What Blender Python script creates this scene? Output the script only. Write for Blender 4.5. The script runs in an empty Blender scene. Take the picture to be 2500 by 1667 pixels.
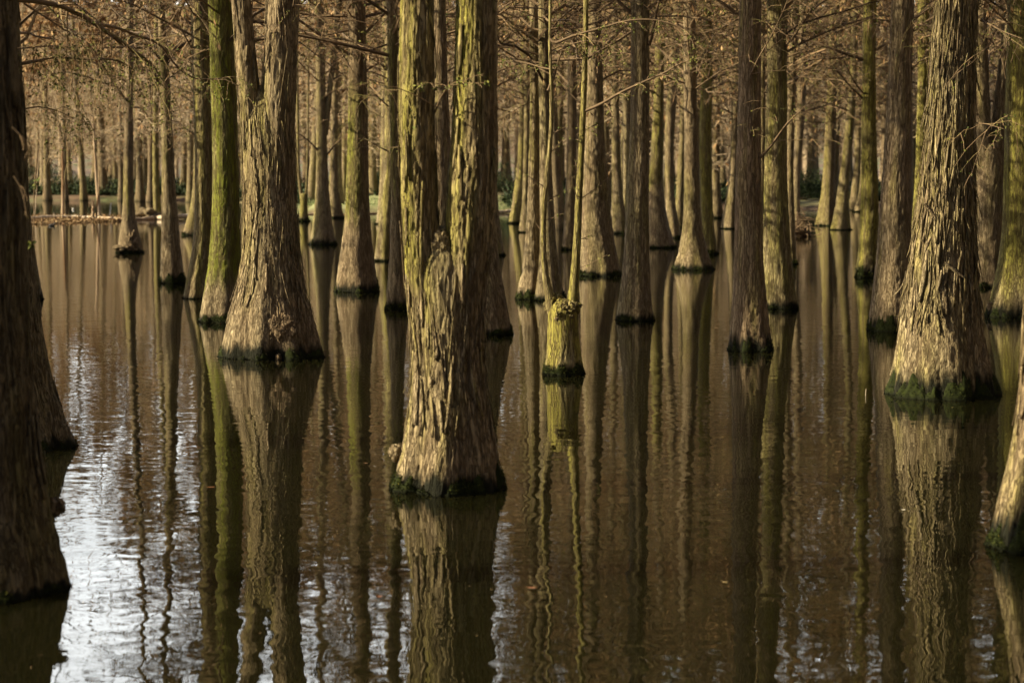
import bpy, math, random
import numpy as np
from mathutils import Vector, Matrix, Euler
R = math.radians
scene = bpy.context.scene
C = scene.collection

# ------------------------------------------------------------------ camera, sky, sun, exposure
CAM_H, FPX, PITCH = 2.0, 4861.0, math.atan(424.0 / 4861.0)
cd = bpy.data.cameras.new("camera")
cd.lens, cd.sensor_width = 70.0, 36.0
cd.clip_start, cd.clip_end = 0.1, 4000
cd.dof.use_dof, cd.dof.focus_distance, cd.dof.aperture_fstop = True, 19.0, 3.2
cam = bpy.data.objects.new("camera", cd)
C.objects.link(cam)
cam.location = (0, 0, CAM_H)
cam.rotation_euler = (R(90) - PITCH, 0, 0)
scene.camera = cam

SUN_EL, SUN_AZ = R(29), R(188)            # azimuth of the sun measured from +X: left, a little behind the camera
sdir = Vector((math.cos(SUN_EL) * math.cos(SUN_AZ), math.cos(SUN_EL) * math.sin(SUN_AZ), math.sin(SUN_EL)))
w = bpy.data.worlds.new("World"); scene.world = w; w.use_nodes = True
nt = w.node_tree; nt.nodes.clear()
out = nt.nodes.new('ShaderNodeOutputWorld'); bg = nt.nodes.new('ShaderNodeBackground')
sky = nt.nodes.new('ShaderNodeTexSky'); sky.sky_type = 'NISHITA'; sky.sun_disc = False
sky.sun_elevation = SUN_EL; sky.sun_rotation = math.atan2(sdir.x, sdir.y)
sky.air_density, sky.dust_density, sky.ozone_density = 1.0, 3.5, 1.0
bg.inputs['Strength'].default_value = 0.05
# bank of thin bright cloud low over the woods ahead
def _wn(typ, **kw):
    x = nt.nodes.new(typ)
    for k, v in kw.items(): setattr(x, k, v)
    return x
tc = _wn('ShaderNodeTexCoord'); sep = _wn('ShaderNodeSeparateXYZ'); nt.links.new(tc.outputs['Generated'], sep.inputs[0])
def _mr(src, a, b, lo=0., hi=1.):
    x = _wn('ShaderNodeMapRange', interpolation_type='SMOOTHSTEP'); nt.links.new(src, x.inputs[0])
    for i, v in enumerate((a, b, lo, hi)): x.inputs[i + 1].default_value = v
    return x.outputs[0]
def _mul(a, b):
    x = _wn('ShaderNodeMath', operation='MULTIPLY')
    for i, v in enumerate((a, b)):
        if isinstance(v, float): x.inputs[i].default_value = v
        else: nt.links.new(v, x.inputs[i])
    return x.outputs[0]
cn = _wn('ShaderNodeTexNoise'); cn.inputs['Scale'].default_value = 5.0; cn.inputs['Detail'].default_value = 5
cmap = _wn('ShaderNodeMapping'); cmap.inputs['Scale'].default_value = (1, 1, 3.2); nt.links.new(tc.outputs['Generated'], cmap.inputs[0]); nt.links.new(cmap.outputs[0], cn.inputs['Vector'])
cloud = _mul(_mul(_mr(sep.outputs['Y'], .25, .85), _mr(sep.outputs['Z'], .75, .35)), _mr(cn.outputs['Fac'], .3, .62, .55, 1.0))
cadd = _wn('ShaderNodeMix', data_type='RGBA', blend_type='ADD'); cadd.inputs[0].default_value = 1.0
ccol = _wn('ShaderNodeMix', data_type='RGBA', blend_type='MIX'); ccol.inputs[6].default_value = (0, 0, 0, 1); ccol.inputs[7].default_value = (37, 37.5, 36.5, 1)
nt.links.new(cloud, ccol.inputs[0]); nt.links.new(sky.outputs[0], cadd.inputs[6]); nt.links.new(ccol.outputs[2], cadd.inputs[7])
nt.links.new(cadd.outputs[2], bg.inputs['Color']); nt.links.new(bg.outputs[0], out.inputs[0])
sl = bpy.data.lights.new("sun", 'SUN'); sl.energy = 5.0; sl.angle = R(0.5); sl.color = (1.0, 0.845, 0.54)
so = bpy.data.objects.new("sun", sl); C.objects.link(so)
so.rotation_euler = sdir.to_track_quat('Z', 'Y').to_euler()
scene.view_settings.view_transform = 'Standard'; scene.view_settings.look = 'None'
scene.view_settings.exposure, scene.view_settings.gamma = 1.0, 1.0
scene.render.engine = 'CYCLES'
scene.cycles.use_denoising = True
scene.cycles.max_bounces, scene.cycles.diffuse_bounces, scene.cycles.glossy_bounces = 6, 2, 3
scene.cycles.caustics_reflective = False; scene.cycles.caustics_refractive = False

rng = np.random.default_rng(7)
random.seed(7)

# ------------------------------------------------------------------ helpers
_perm = np.random.default_rng(11).permutation(256).astype(np.int32); _perm = np.concatenate([_perm, _perm, _perm])
_g = np.random.default_rng(12).normal(size=(256, 3)); _g = (_g / np.linalg.norm(_g, axis=1)[:, None]).astype(np.float32)

def pn(x, y, z, seed=0):
    """gradient noise, about -0.8..0.8"""
    x = np.asarray(x, np.float32) + seed * 17.31; y = np.asarray(y, np.float32) + seed * 5.17; z = np.asarray(z, np.float32) + seed * 9.73
    x, y, z = np.broadcast_arrays(x, y, z)
    fx, fy, fz = np.floor(x), np.floor(y), np.floor(z)
    ix, iy, iz = fx.astype(np.int32) & 255, fy.astype(np.int32) & 255, fz.astype(np.int32) & 255
    x, y, z = x - fx, y - fy, z - fz
    u, v, ww = x * x * x * (x * (x * 6 - 15) + 10), y * y * y * (y * (y * 6 - 15) + 10), z * z * z * (z * (z * 6 - 15) + 10)
    res = 0
    for i in (0, 1):
        for j in (0, 1):
            for k in (0, 1):
                g = _g[_perm[_perm[_perm[ix + i] + iy + j] + iz + k]]
                d = g[..., 0] * (x - i) + g[..., 1] * (y - j) + g[..., 2] * (z - k)
                res = res + d * (u if i else 1 - u) * (v if j else 1 - v) * (ww if k else 1 - ww)
    return res

def sstep(a, b, x):
    t = np.clip((x - a) / (b - a), 0, 1); return t * t * (3 - 2 * t)

def ray(x, y):
    dx, dz = (x - 1250.0) / FPX, -(y - 833.5) / FPX
    return Vector((dx, math.cos(PITCH) + dz * math.sin(PITCH), -math.sin(PITCH) + dz * math.cos(PITCH)))

def at(x, y, Y):
    d = ray(x, y); t = Y / d.y
    return Vector((d.x * t, Y, CAM_H + d.z * t))

def on_water(x, y):
    d = ray(x, y); t = -CAM_H / d.z
    return Vector((d.x * t, d.y * t, 0))

class MB:
    def __init__(s): s.V, s.Q, s.T, s.A, s.n, s.mq, s.mt = [], [], [], {}, 0, [], []
    def add(s, V, Q=None, T=None, mat=0, **attrs):
        V = np.asarray(V, np.float32).reshape(-1, 3)
        if Q is not None and len(Q): Q = np.asarray(Q, np.int32); s.Q.append(Q + s.n); s.mq.append(np.full(len(Q), mat, np.int32))
        if T is not None and len(T): T = np.asarray(T, np.int32); s.T.append(T + s.n); s.mt.append(np.full(len(T), mat, np.int32))
        s.V.append(V)
        for k, v in attrs.items():
            s.A.setdefault(k, []).append((s.n, np.broadcast_to(np.asarray(v, np.float32).reshape(-1), (len(V),))))
        s.n += len(V)
    def mesh(s, name, mats, smooth=True):
        me = bpy.data.meshes.new(name)
        V = np.concatenate(s.V)
        Q = np.concatenate(s.Q) if s.Q else np.zeros((0, 4), np.int32)
        T = np.concatenate(s.T) if s.T else np.zeros((0, 3), np.int32)
        me.vertices.add(len(V)); me.vertices.foreach_set('co', V.ravel())
        loops = np.concatenate([Q.ravel(), T.ravel()])
        me.loops.add(len(loops)); me.loops.foreach_set('vertex_index', loops)
        nq, ntt = len(Q), len(T)
        me.polygons.add(nq + ntt)
        me.polygons.foreach_set('loop_start', np.concatenate([np.arange(nq) * 4, nq * 4 + np.arange(ntt) * 3]).astype(np.int32))
        me.polygons.foreach_set('use_smooth', np.full(nq + ntt, smooth))
        mi = np.concatenate(s.mq + s.mt) if (s.mq or s.mt) else np.zeros(0, np.int32)
        me.polygons.foreach_set('material_index', mi)
        for k, L in s.A.items():
            a = np.zeros(len(V), np.float32)
            for st, v in L: a[st:st + len(v)] = v
            me.attributes.new(k, 'FLOAT', 'POINT').data.foreach_set('value', a)
        for m in mats: me.materials.append(m)
        me.update(); me.validate()
        return me

def link(name, data, parent=None, loc=(0, 0, 0)):
    o = bpy.data.objects.new(name, data); C.objects.link(o)
    o.location = loc
    if parent is not None: o.parent = parent
    return o

def tag(o, label=None, cat=None, group=None, kind=None):
    for k, v in (('label', label), ('category', cat), ('group', group), ('kind', kind)):
        if v: o[k] = v
    return o

def thing(name, label, cat, loc=(0, 0, 0), group=None):
    return tag(link(name, None, None, loc), label, cat, group)

def tubes(P, Rr, k=3):
    """P (n,m,3), Rr (n,m) -> verts, quads of n tapered tubes"""
    P = np.asarray(P, np.float32); n, m, _ = P.shape
    Tn = np.gradient(P, axis=1); Tn /= np.linalg.norm(Tn, axis=2, keepdims=True) + 1e-9
    ref = np.where(np.abs(Tn[:, :1, 2:3]) > 0.8, np.array([1, 0, 0], np.float32), np.array([0, 0, 1], np.float32))
    U = np.cross(Tn, np.broadcast_to(ref, Tn.shape)); U /= np.linalg.norm(U, axis=2, keepdims=True) + 1e-9
    W = np.cross(Tn, U)
    a = np.arange(k) / k * 2 * np.pi
    ring = P[:, :, None, :] + Rr[:, :, None, None] * (np.cos(a)[None, None, :, None] * U[:, :, None, :] + np.sin(a)[None, None, :, None] * W[:, :, None, :])
    V = ring.reshape(-1, 3)
    idx = np.arange(n * m * k).reshape(n, m, k); nx = np.roll(idx, -1, axis=2)
    Q = np.stack([idx[:, :-1], nx[:, :-1], nx[:, 1:], idx[:, 1:]], -1).reshape(-1, 4)
    return V, Q

def grid_faces(nh, nth):
    idx = np.arange(nh * nth).reshape(nh, nth); nx = np.roll(idx, -1, 1)
    return np.stack([idx[:-1], nx[:-1], nx[1:], idx[1:]], -1).reshape(-1, 4)

def lump(c, rad, seed, rough=0.35, n=26, fr=2.2):
    """lumpy closed blob: centre, radii"""
    th = np.linspace(0, 2 * np.pi, n * 2, endpoint=False); ph = np.linspace(0.001, np.pi - 0.001, n)
    T, Pp = np.meshgrid(th, ph)
    d = np.stack([np.sin(Pp) * np.cos(T), np.sin(Pp) * np.sin(T), np.cos(Pp)], -1)
    q = 1 + rough * pn(d[..., 0] * fr, d[..., 1] * fr, d[..., 2] * fr, seed) * 1.6 + rough * .6 * pn(d[..., 0] * fr * 3, d[..., 1] * fr * 3, d[..., 2] * fr * 3, seed + 1)
    V = np.asarray(c) + d * q[..., None] * np.asarray(rad)
    return V.reshape(-1, 3), grid_faces(n, n * 2)[:, ::-1]

# ------------------------------------------------------------------ materials
class NT:
    def __init__(s, name):
        s.m = bpy.data.materials.new(name); s.m.use_nodes = True; s.t = s.m.node_tree
        s.b = s.t.nodes['Principled BSDF']
    def n(s, typ, **kw):
        x = s.t.nodes.new(typ)
        for k, v in kw.items():
            if k in x.inputs: x.inputs[k].default_value = v
            else: setattr(x, k, v)
        return x
    def l(s, a, b): s.t.links.new(a, b)
    def attr(s, nm): return s.n('ShaderNodeAttribute', attribute_name=nm).outputs['Fac']
    def mix(s, f, a, b, mode='MIX'):
        x = s.n('ShaderNodeMix', data_type='RGBA', blend_type=mode)
        for sock, v in ((x.inputs[0], f), (x.inputs[6], a), (x.inputs[7], b)):
            if isinstance(v, bpy.types.NodeSocket): s.l(v, sock)
            else: sock.default_value = (*v, 1) if isinstance(v, tuple) and len(v) == 3 else v
        return x.outputs[2]
    def ramp(s, f, stops):
        x = s.n('ShaderNodeValToRGB'); s.l(f, x.inputs[0]); e = x.color_ramp.elements
        while len(e) < len(stops): e.new(0.5)
        for el, (p, c) in zip(e, stops): el.position = p; el.color = (*c, 1)
        return x.outputs[0]
    def noise(s, scale, stretch=(1, 1, 1), detail=4, rough=.55, co='Object', dist=0):
        tc = s.n('ShaderNodeTexCoord'); mp = s.n('ShaderNodeMapping'); mp.inputs['Scale'].default_value = stretch
        s.l(tc.outputs[co], mp.inputs[0])
        x = s.n('ShaderNodeTexNoise'); x.inputs['Scale'].default_value = scale; x.inputs['Detail'].default_value = detail
        x.inputs['Roughness'].default_value = rough; x.inputs['Distortion'].default_value = dist
        s.l(mp.outputs[0], x.inputs['Vector']); return x.outputs['Fac']
    def math(s, op, a, b=0.0, clamp=False):
        x = s.n('ShaderNodeMath', operation=op, use_clamp=clamp)
        for i, v in enumerate((a, b)):
            if isinstance(v, bpy.types.NodeSocket): s.l(v, x.inputs[i])
            else: x.inputs[i].default_value = v
        return x.outputs[0]
    def bump(s, h, strength, dist):
        x = s.n('ShaderNodeBump'); x.inputs['Strength'].default_value = strength; x.inputs['Distance'].default_value = dist
        s.l(h, x.inputs['Height']); s.l(x.outputs[0], s.b.inputs['Normal']); return x

def bark_material():
    m = NT('bark')
    fib = m.noise(38, (1, 1, .11), 6, .72)
    pat = m.noise(3.0, (1, 1, .35), 3, .5)
    def fissure(sc, zs, k, ds=.4): return m.math('MULTIPLY', m.math('ABSOLUTE', m.math('SUBTRACT', m.noise(sc, (1, 1, zs), 3, .55, dist=ds), .5)), k, True)
    cr = m.math('MULTIPLY', m.math('ADD', fissure(17, .10, 17), .25, True), m.math('ADD', fissure(44, .13, 13), .30, True))
    grey = m.ramp(fib, [(.3, (.165, .132, .078)), (.5, (.33, .27, .165)), (.7, (.54, .455, .295))])
    red = m.ramp(fib, [(.3, (.125, .086, .055)), (.5, (.265, .19, .12)), (.7, (.43, .33, .215))])
    tone = m.math('ADD', m.attr('tone'), m.math('MULTIPLY', m.math('SUBTRACT', pat, .5), 1.8), True)
    base = m.mix(tone, grey, red)
    mn = m.noise(7, (1, 1, .3), 6, .7)
    mf = m.math('MULTIPLY', m.attr('moss'), m.math('MULTIPLY', m.math('SUBTRACT', m.math('ADD', mn, m.math('MULTIPLY', m.attr('moss'), .25)), .36), 3.4, True), True)
    mf = m.math('MULTIPLY', mf, m.math('ADD', m.math('MULTIPLY', fib, .9), .55, True))
    mcol = m.mix(m.attr('mhue'), m.ramp(fib, [(.3, (.19, .17, .032)), (.7, (.45, .405, .105))]), m.ramp(fib, [(.3, (.085, .098, .013)), (.7, (.25, .27, .036))]))
    col = m.mix(mf, base, mcol)
    col = m.mix(cr, (.095, .065, .036), col)
    col = m.mix(m.attr('wet'), col, (.012, .013, .007))  # wet waterline, and the shade painted into the left edge bark
    m.l(col, m.b.inputs['Base Color'])
    m.b.inputs['Roughness'].default_value = .9; m.b.inputs['Specular IOR Level'].default_value = .2
    m.bump(m.math('ADD', m.math('MULTIPLY', fib, .5), cr), 1.0, .014)
    return m.m

def tint_material(name, stops, rough=.8, noise_scale=14, transl=0):
    m = NT(name)
    f = m.math('ADD', m.attr('tint'), m.math('MULTIPLY', m.math('SUBTRACT', m.noise(noise_scale), .5), .35), True)
    m.l(m.ramp(f, stops), m.b.inputs['Base Color'])
    m.b.inputs['Roughness'].default_value = rough; m.b.inputs['Specular IOR Level'].default_value = .2
    return m.m

BARK = bark_material()
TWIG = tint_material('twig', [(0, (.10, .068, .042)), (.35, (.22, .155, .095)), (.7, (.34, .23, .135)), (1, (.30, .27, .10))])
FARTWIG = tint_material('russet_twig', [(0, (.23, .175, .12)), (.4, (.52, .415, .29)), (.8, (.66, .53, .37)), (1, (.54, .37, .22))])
BUD = tint_material('leaf_bud', [(0, (.05, .075, .02)), (.5, (.13, .16, .035)), (1, (.24, .24, .06))])
CONE = tint_material('catkin', [(0, (.19, .10, .045)), (.6, (.37, .225, .11)), (1, (.48, .33, .17))])
MOSS = tint_material('moss', [(0, (.008, .010, .004)), (.45, (.022, .030, .006)), (.8, (.055, .066, .010)), (1, (.13, .12, .025))], .95, 60)
LITTER = tint_material('mat_of_litter', [(0, (.13, .075, .038)), (.5, (.29, .185, .095)), (1, (.42, .31, .17))], .9)
GREEN = tint_material('undergrowth', [(0, (.014, .024, .012)), (.5, (.034, .055, .022)), (1, (.085, .105, .04))], .7)
PALEWOOD = tint_material('bleached_wood', [(0, (.25, .15, .08)), (.5, (.50, .38, .26)), (1, (.66, .56, .44))], .8)

def plain(name, col, rough=.6):
    m = NT(name); f = m.noise(20, detail=3)
    m.l(m.mix(f, tuple(c * .7 for c in col), tuple(min(1, c * 1.2) for c in col)), m.b.inputs['Base Color'])
    m.b.inputs['Roughness'].default_value = rough
    return m.m

def water_material():
    m = NT('pond_water')
    m.b.inputs['Base Color'].default_value = (.0075, .0072, .0026, 1)
    m.b.subsurface_method = 'BURLEY'; m.b.inputs['Subsurface Weight'].default_value = 1.0
    m.b.inputs['Subsurface Radius'].default_value = (1.0, .9, .6); m.b.inputs['Subsurface Scale'].default_value = 1.2
    m.b.inputs['Roughness'].default_value = .0; m.b.inputs['IOR'].default_value = 1.33
    m.b.inputs['Specular IOR Level'].default_value = .5
    big = m.noise(1.1, (1, 1.0, 1), 2, .5)
    mid = m.noise(4.4, (1, 1.25, 1), 1, .4, dist=.2)
    fine = m.noise(11, (.6, 1.6, 1), 1, .5)
    patch = m.math('MULTIPLY', m.math('SUBTRACT', m.noise(.25, (1, .6, 1), 2, .5), .36), 3.0, True)
    h = m.math('ADD', m.math('MULTIPLY', big, .0024), m.math('MULTIPLY', mid, .0017))
    h = m.math('ADD', h, m.math('MULTIPLY', m.math('MULTIPLY', fine, .00034), m.math('ADD', patch, .35)))
    m.bump(h, 1.0, 1.0)
    return m.m

def ground_material():
    m = NT('bank_soil')
    a = m.noise(.35, detail=4); b = m.noise(2.5, detail=5)
    soil = m.ramp(b, [(.3, (.07, .042, .024)), (.6, (.16, .10, .055)), (.8, (.24, .16, .09))])
    grass = m.ramp(b, [(.3, (.05, .07, .02)), (.7, (.16, .19, .07))])
    lawn = m.ramp(b, [(.3, (.20, .22, .08)), (.7, (.36, .38, .20))])
    col = m.mix(m.math('MULTIPLY', m.math('SUBTRACT', a, .45), 5, True), soil, grass)
    col = m.mix(m.attr('lawn'), col, lawn)
    m.l(col, m.b.inputs['Base Color']); m.b.inputs['Roughness'].default_value = .95
    m.bump(b, .6, .05)
    return m.m

# ------------------------------------------------------------------ water and ground
def shore(px):
    return np.interp(px, [-600, 470, 640, 760, 1240, 1700, 1960, 2150, 3200], [123, 123, 110, 89, 89, 95, 97, 96, 96])

mb = MB()
mb.add([(-900, -300, 0), (900, -300, 0), (900, 160, 0), (-900, 160, 0)], [(0, 1, 2, 3)])
tag(link('water', mb.mesh('water', [water_material()])), 'still brown flooded water mirroring the trees', 'water', kind='structure')

xs = np.concatenate([np.linspace(-1500, -130, 14), np.arange(-120, 121, 1.5), np.linspace(130, 1500, 14)])
ys = np.concatenate([np.linspace(-1500, -20, 8), np.arange(0, 80, 8), np.arange(80, 150, .8), np.arange(150, 420, 6), np.linspace(430, 1800, 10)])
X, Yg = np.meshgrid(xs, ys)
px = 1250 + FPX * X / np.maximum(Yg, 1)
wob = 2.2 * pn(X * .16, Yg * .16, 0, 3) + .8 * pn(X * .6, Yg * .6, 0, 4)
dd = Yg - shore(px) + wob
Zg = -1.2 + 1.2 * sstep(-7, 0, dd) + .30 * sstep(-.2, 1.2, dd) + .5 * sstep(1, 30, dd) + .12 * pn(X * .5, Yg * .5, 0, 6) * sstep(0, 4, dd) + 34 * sstep(235, 420, Yg)
Zg = np.where(Yg < 20, -1.2, Zg)
lawn = ((sstep(700, 760, px) - sstep(1225, 1260, px)) + .55 * (sstep(1930, 1950, px) - sstep(2010, 2030, px))) * (1 - sstep(13, 17, dd)) * sstep(.3, 1, dd)
mb = MB()
nY, nX = X.shape; idx = np.arange(nY * nX).reshape(nY, nX)
mb.add(np.stack([X, Yg, Zg], -1), np.stack([idx[:-1, :-1], idx[:-1, 1:], idx[1:, 1:], idx[1:, :-1]], -1).reshape(-1, 4), lawn=lawn.ravel())
tag(link('ground', mb.mesh('ground', [ground_material()])), 'low earth bank and woodland floor beyond the water', 'ground', kind='structure')

def ground_z(x, y):
    p = 1250 + FPX * x / y
    d = y - shore(p) + 2.2 * pn(x * .16, y * .16, 0, 3) + .8 * pn(x * .6, y * .6, 0, 4)
    return float(-1.2 + 1.2 * sstep(-7, 0, d) + .30 * sstep(-.2, 1.2, d) + .5 * sstep(1, 30, d) + 34 * sstep(235, 420, y))

# ------------------------------------------------------------------ branches and crowns
def rand_curve(r, n, m, amp):
    return np.cumsum(r.normal(size=(n, m, 3)) * amp, axis=1)

def side_branches(r, P, Rr, ns, L, m, up, droop, spread=(35, 75), s0=.12, wig=.02):
    """children of polylines P (n,k,3): ns per parent"""
    n, k, _ = P.shape
    s = np.clip(s0 + (1 - s0) * (np.arange(ns)[None, :] + r.random((n, ns))) / ns, 0, .995)
    f = s * (k - 1); i = np.minimum(f.astype(int), k - 2); t = (f - i)[..., None]
    ar = np.arange(n)[:, None]
    base = P[ar, i] * (1 - t) + P[ar, i + 1] * t
    tan = P[ar, i + 1] - P[ar, i]; tan /= np.linalg.norm(tan, axis=2, keepdims=True) + 1e-9
    rad = Rr[ar, i] * (1 - t[..., 0]) + Rr[ar, i + 1] * t[..., 0]
    sgn = np.where((np.arange(ns)[None, :] + r.integers(0, 2, (n, 1))) % 2, 1., -1.)[..., None]
    hor = np.cross(tan, np.array([0, 0, 1.])); hor /= np.linalg.norm(hor, axis=2, keepdims=True) + 1e-6
    vert = np.cross(hor, tan)
    ang = np.radians(r.uniform(*spread, (n, ns)))[..., None]
    roll = r.normal(0, .55, (n, ns))[..., None]
    d = np.cos(ang) * tan + np.sin(ang) * (sgn * hor * np.cos(roll) + vert * (np.sin(roll) + up))
    d /= np.linalg.norm(d, axis=2, keepdims=True)
    Ls = (L * (1 - .55 * s) * r.uniform(.45, 1.25, (n, ns)))[..., None, None] if np.isscalar(L) else (L[:, None] * (1 - .55 * s) * r.uniform(.45, 1.25, (n, ns)))[..., None, None]
    q = np.linspace(0, 1, m)[None, None, :, None]
    pts = base[:, :, None, :] + d[:, :, None, :] * q * Ls
    pts = pts + np.array([0, 0, 1.]) * (-droop * q ** 2 * Ls)
    N = n * ns
    pts = pts.reshape(N, m, 3)
    w = np.cumsum(r.normal(size=(N, m, 3)), axis=1) * (wig * Ls.reshape(N, 1, 1)); w[:, 0] = 0
    return pts + w, rad.reshape(N), Ls.reshape(N)

def crown_mesh(name, seed, h0, H, n, L0, ns, ntw, rt, mats, buds=0, far=False, cones=0, thin=1.0, nclump=3800):
    r = np.random.default_rng(seed)
    mb = MB()
    t = np.sort(r.random(n) ** 1.05)
    h = h0 + (H - h0) * t
    az = np.arange(n) * 2.4 + r.normal(0, .5, n)
    L = L0 * (1 - (.52 if far else .68) * t) * r.uniform(.55, 1.2, n)
    m = 7
    q = np.linspace(0, 1, m)[None, :]
    rise = r.uniform(.3, 1.05, n)[:, None]; dr = r.uniform(.15, .65, n)[:, None]
    hd = L[:, None] * q
    P = np.stack([np.cos(az)[:, None] * hd, np.sin(az)[:, None] * hd, h[:, None] + L[:, None] * (rise * q - dr * q ** 2)], -1)
    wv = np.cumsum(r.normal(size=P.shape), axis=1) * (.035 * L[:, None, None]); wv[:, 0] = 0
    P = P + wv
    r0 = (L * .0075 + .0022) * thin
    Rr = r0[:, None] * (1 - .8 * q) + .0015
    V, Q = tubes(P, Rr, 4); mb.add(V, Q, tint=np.repeat(r.uniform(0, .5, n), m * 4))
    S, rad, SL = side_branches(r, P, Rr, ns, L * .42, 5, .1, .25)
    k = len(S); qs = np.linspace(0, 1, 5)[None, :]
    SR = np.clip(rad[:, None] * .55, rt * 1.05, None) * (1 - .55 * qs)
    V, Q = tubes(S, SR, 3); mb.add(V, Q, tint=np.repeat(r.uniform(.1, .8, k), 15))
    mt = 3 if not far else 3
    Tt, rad, TL = side_branches(r, S, SR, ntw, SL * .5, mt, 0, .3)
    kt = len(Tt)
    TR = np.full((kt, mt), rt) * np.linspace(1, .5, mt)[None, :]
    V, Q = tubes(Tt, TR, 3); mb.add(V, Q, tint=np.repeat(np.clip(r.normal(.55, .25, kt), 0, 1), mt * 3))
    # leader
    lead = np.stack([np.zeros(6), np.zeros(6), np.linspace(H * .92, H + .6, 6)], -1)[None]
    V, Q = tubes(lead, np.linspace(.02, .004, 6)[None], 4); mb.add(V, Q, tint=.3)
    def flakes(nf, size, mat, lo, hang, clump=0, fat=1.):
        i = r.integers(0, kt, nf); f = r.random(nf)[:, None]
        if clump:
            ok = np.flatnonzero(Tt[:, 0, 2] > lo)
            c = ok[r.integers(0, len(ok), clump)][r.integers(0, clump, nf)]
            i = np.clip(c + r.integers(-int(ns * ntw * .3), int(ns * ntw * .3), nf), 0, kt - 1)
        b = Tt[i, 0] * (1 - f) + Tt[i, -1] * f
        d = r.normal(size=(nf, 3)); d[:, 2] -= hang; d /= np.linalg.norm(d, axis=1)[:, None]
        e = np.cross(d, r.normal(size=(nf, 3))); e /= np.linalg.norm(e, axis=1)[:, None]
        sz = (size * r.uniform(.5, 1.3, nf))[:, None]
        wd = sz * (.22 if hang < 1 else .16) * fat
        Vv = np.stack([b - e * wd * .4, b + d * sz * .5 - e * wd, b + d * sz, b + d * sz * .5 + e * wd], 1)
        mb.add(Vv.reshape(-1, 3), np.arange(nf * 4).reshape(-1, 4), mat=mat, tint=np.repeat(r.random(nf), 4))
    if buds: flakes(buds, .05 if not far else .10, 1, 0, .6)
    if cones: flakes(cones, .10 if not far else .22, 2, 0, 3)
    flakes(int(nclump), (.11 if not far else .26), 2, 8.0 if far else 6.5, 1.5, 30 if far else 45, 1.7)
    return mb.mesh(name, mats, smooth=False)

CR = {}
CR['near'] = [crown_mesh('near_crown', 100 + i, 4.6, 18, 62, 3.0, 11, 6, .0022, [TWIG, BUD, CONE], 5000, cones=700) for i in range(3)]
CR['mid'] = [crown_mesh('mid_crown', 200 + i, 3.5, 19, 92, 2.8, 11, 5, .0030, [TWIG, BUD, CONE], 4200, cones=1300) for i in range(4)]
CR['sparse'] = [crown_mesh('sparse_crown', 300 + i, 3.4, 18, 60, 2.8, 7, 2, .0065, [TWIG, BUD, CONE], 900, cones=700, thin=1.3) for i in range(2)]
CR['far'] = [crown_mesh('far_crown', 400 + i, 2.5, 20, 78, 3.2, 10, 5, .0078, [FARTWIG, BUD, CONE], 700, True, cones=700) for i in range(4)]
print('crowns', [len(m.polygons) for v in CR.values() for m in v])

def main_branch(name, parent, base, pts, r0, r1, seed, sides=10, sl=.5, tw=5, twl=.25, rt=.0018, bud=300, droop=.5, up=0., hang=0):
    """a named limb along pts (world space) with its own twigs"""
    r = np.random.default_rng(seed)
    P = np.array([tuple(p) for p in pts], float) - np.array(base)
    k = 24; s = np.linspace(0, len(P) - 1, k)
    Pd = np.stack([np.interp(s, np.arange(len(P)), P[:, i]) for i in range(3)], -1)
    for _ in range(2): Pd[1:-1] = (Pd[:-2] + 2 * Pd[1:-1] + Pd[2:]) / 4
    Rr = np.linspace(r0, r1, k)[None] * (1 + .12 * np.sin(np.arange(k) * 2.1 + seed))[None]
    mb = MB()
    V, Q = tubes(Pd[None], Rr, 8); mb.add(V, Q, tint=.22)
    if sides:
        S, rad, SL = side_branches(r, Pd[None], Rr, sides, sl, 6, up, droop, (25, 70), .15, .03)
        qs = np.linspace(0, 1, 6)[None]
        SR = np.clip(rad[:, None] * .4, rt * 1.4, .007) * (1 - .6 * qs)
        V, Q = tubes(S, SR, 4); mb.add(V, Q, tint=np.repeat(r.uniform(.2, .9, len(S)), 24))
        Tt, rad, TL = side_branches(r, S, SR, tw, SL * .55, 4, 0, droop * 1.2 + hang)
        TR = np.full((len(Tt), 4), rt) * np.linspace(1, .6, 4)[None]
        V, Q = tubes(Tt, TR, 3); mb.add(V, Q, tint=np.repeat(r.uniform(.4, 1, len(Tt)), 12))
        if bud:
            i = r.integers(0, len(Tt), bud); f = r.integers(0, 4, bud)
            b = Tt[i, f] + r.normal(0, .004, (bud, 3))
            d = r.normal(size=(bud, 3)); d /= np.linalg.norm(d, axis=1)[:, None]
            e = np.cross(d, r.normal(size=(bud, 3))); e /= np.linalg.norm(e, axis=1)[:, None]
            sz = r.uniform(.008, .03, bud)[:, None]
            Vv = np.stack([b, b + d * sz * .5 - e * sz * .25, b + d * sz, b + d * sz * .5 + e * sz * .25], 1)
            mb.add(Vv.reshape(-1, 3), np.arange(bud * 4).reshape(-1, 4), mat=1, tint=np.repeat(r.random(bud), 4))
    return link(name, mb.mesh(name, [TWIG, BUD]), parent)

# ------------------------------------------------------------------ measured trees
def solve(rows, Yt=None):
    rows = sorted(rows, key=lambda q: -q[0])
    if Yt is None:
        yb, xl, xr = rows[0]
        Yf = on_water((xl + xr) / 2, yb).y
        Yt = Yf + .85 * (xr - xl) / 2 / FPX * Yf
    a = []
    for y, xl, xr in rows:
        p, q = at(xl, y, Yt), at(xr, y, Yt)
        a.append((p.z, (p.x + q.x) / 2, (q.x - p.x) / 2))
    a = np.array(a)
    return Yt, a

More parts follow.
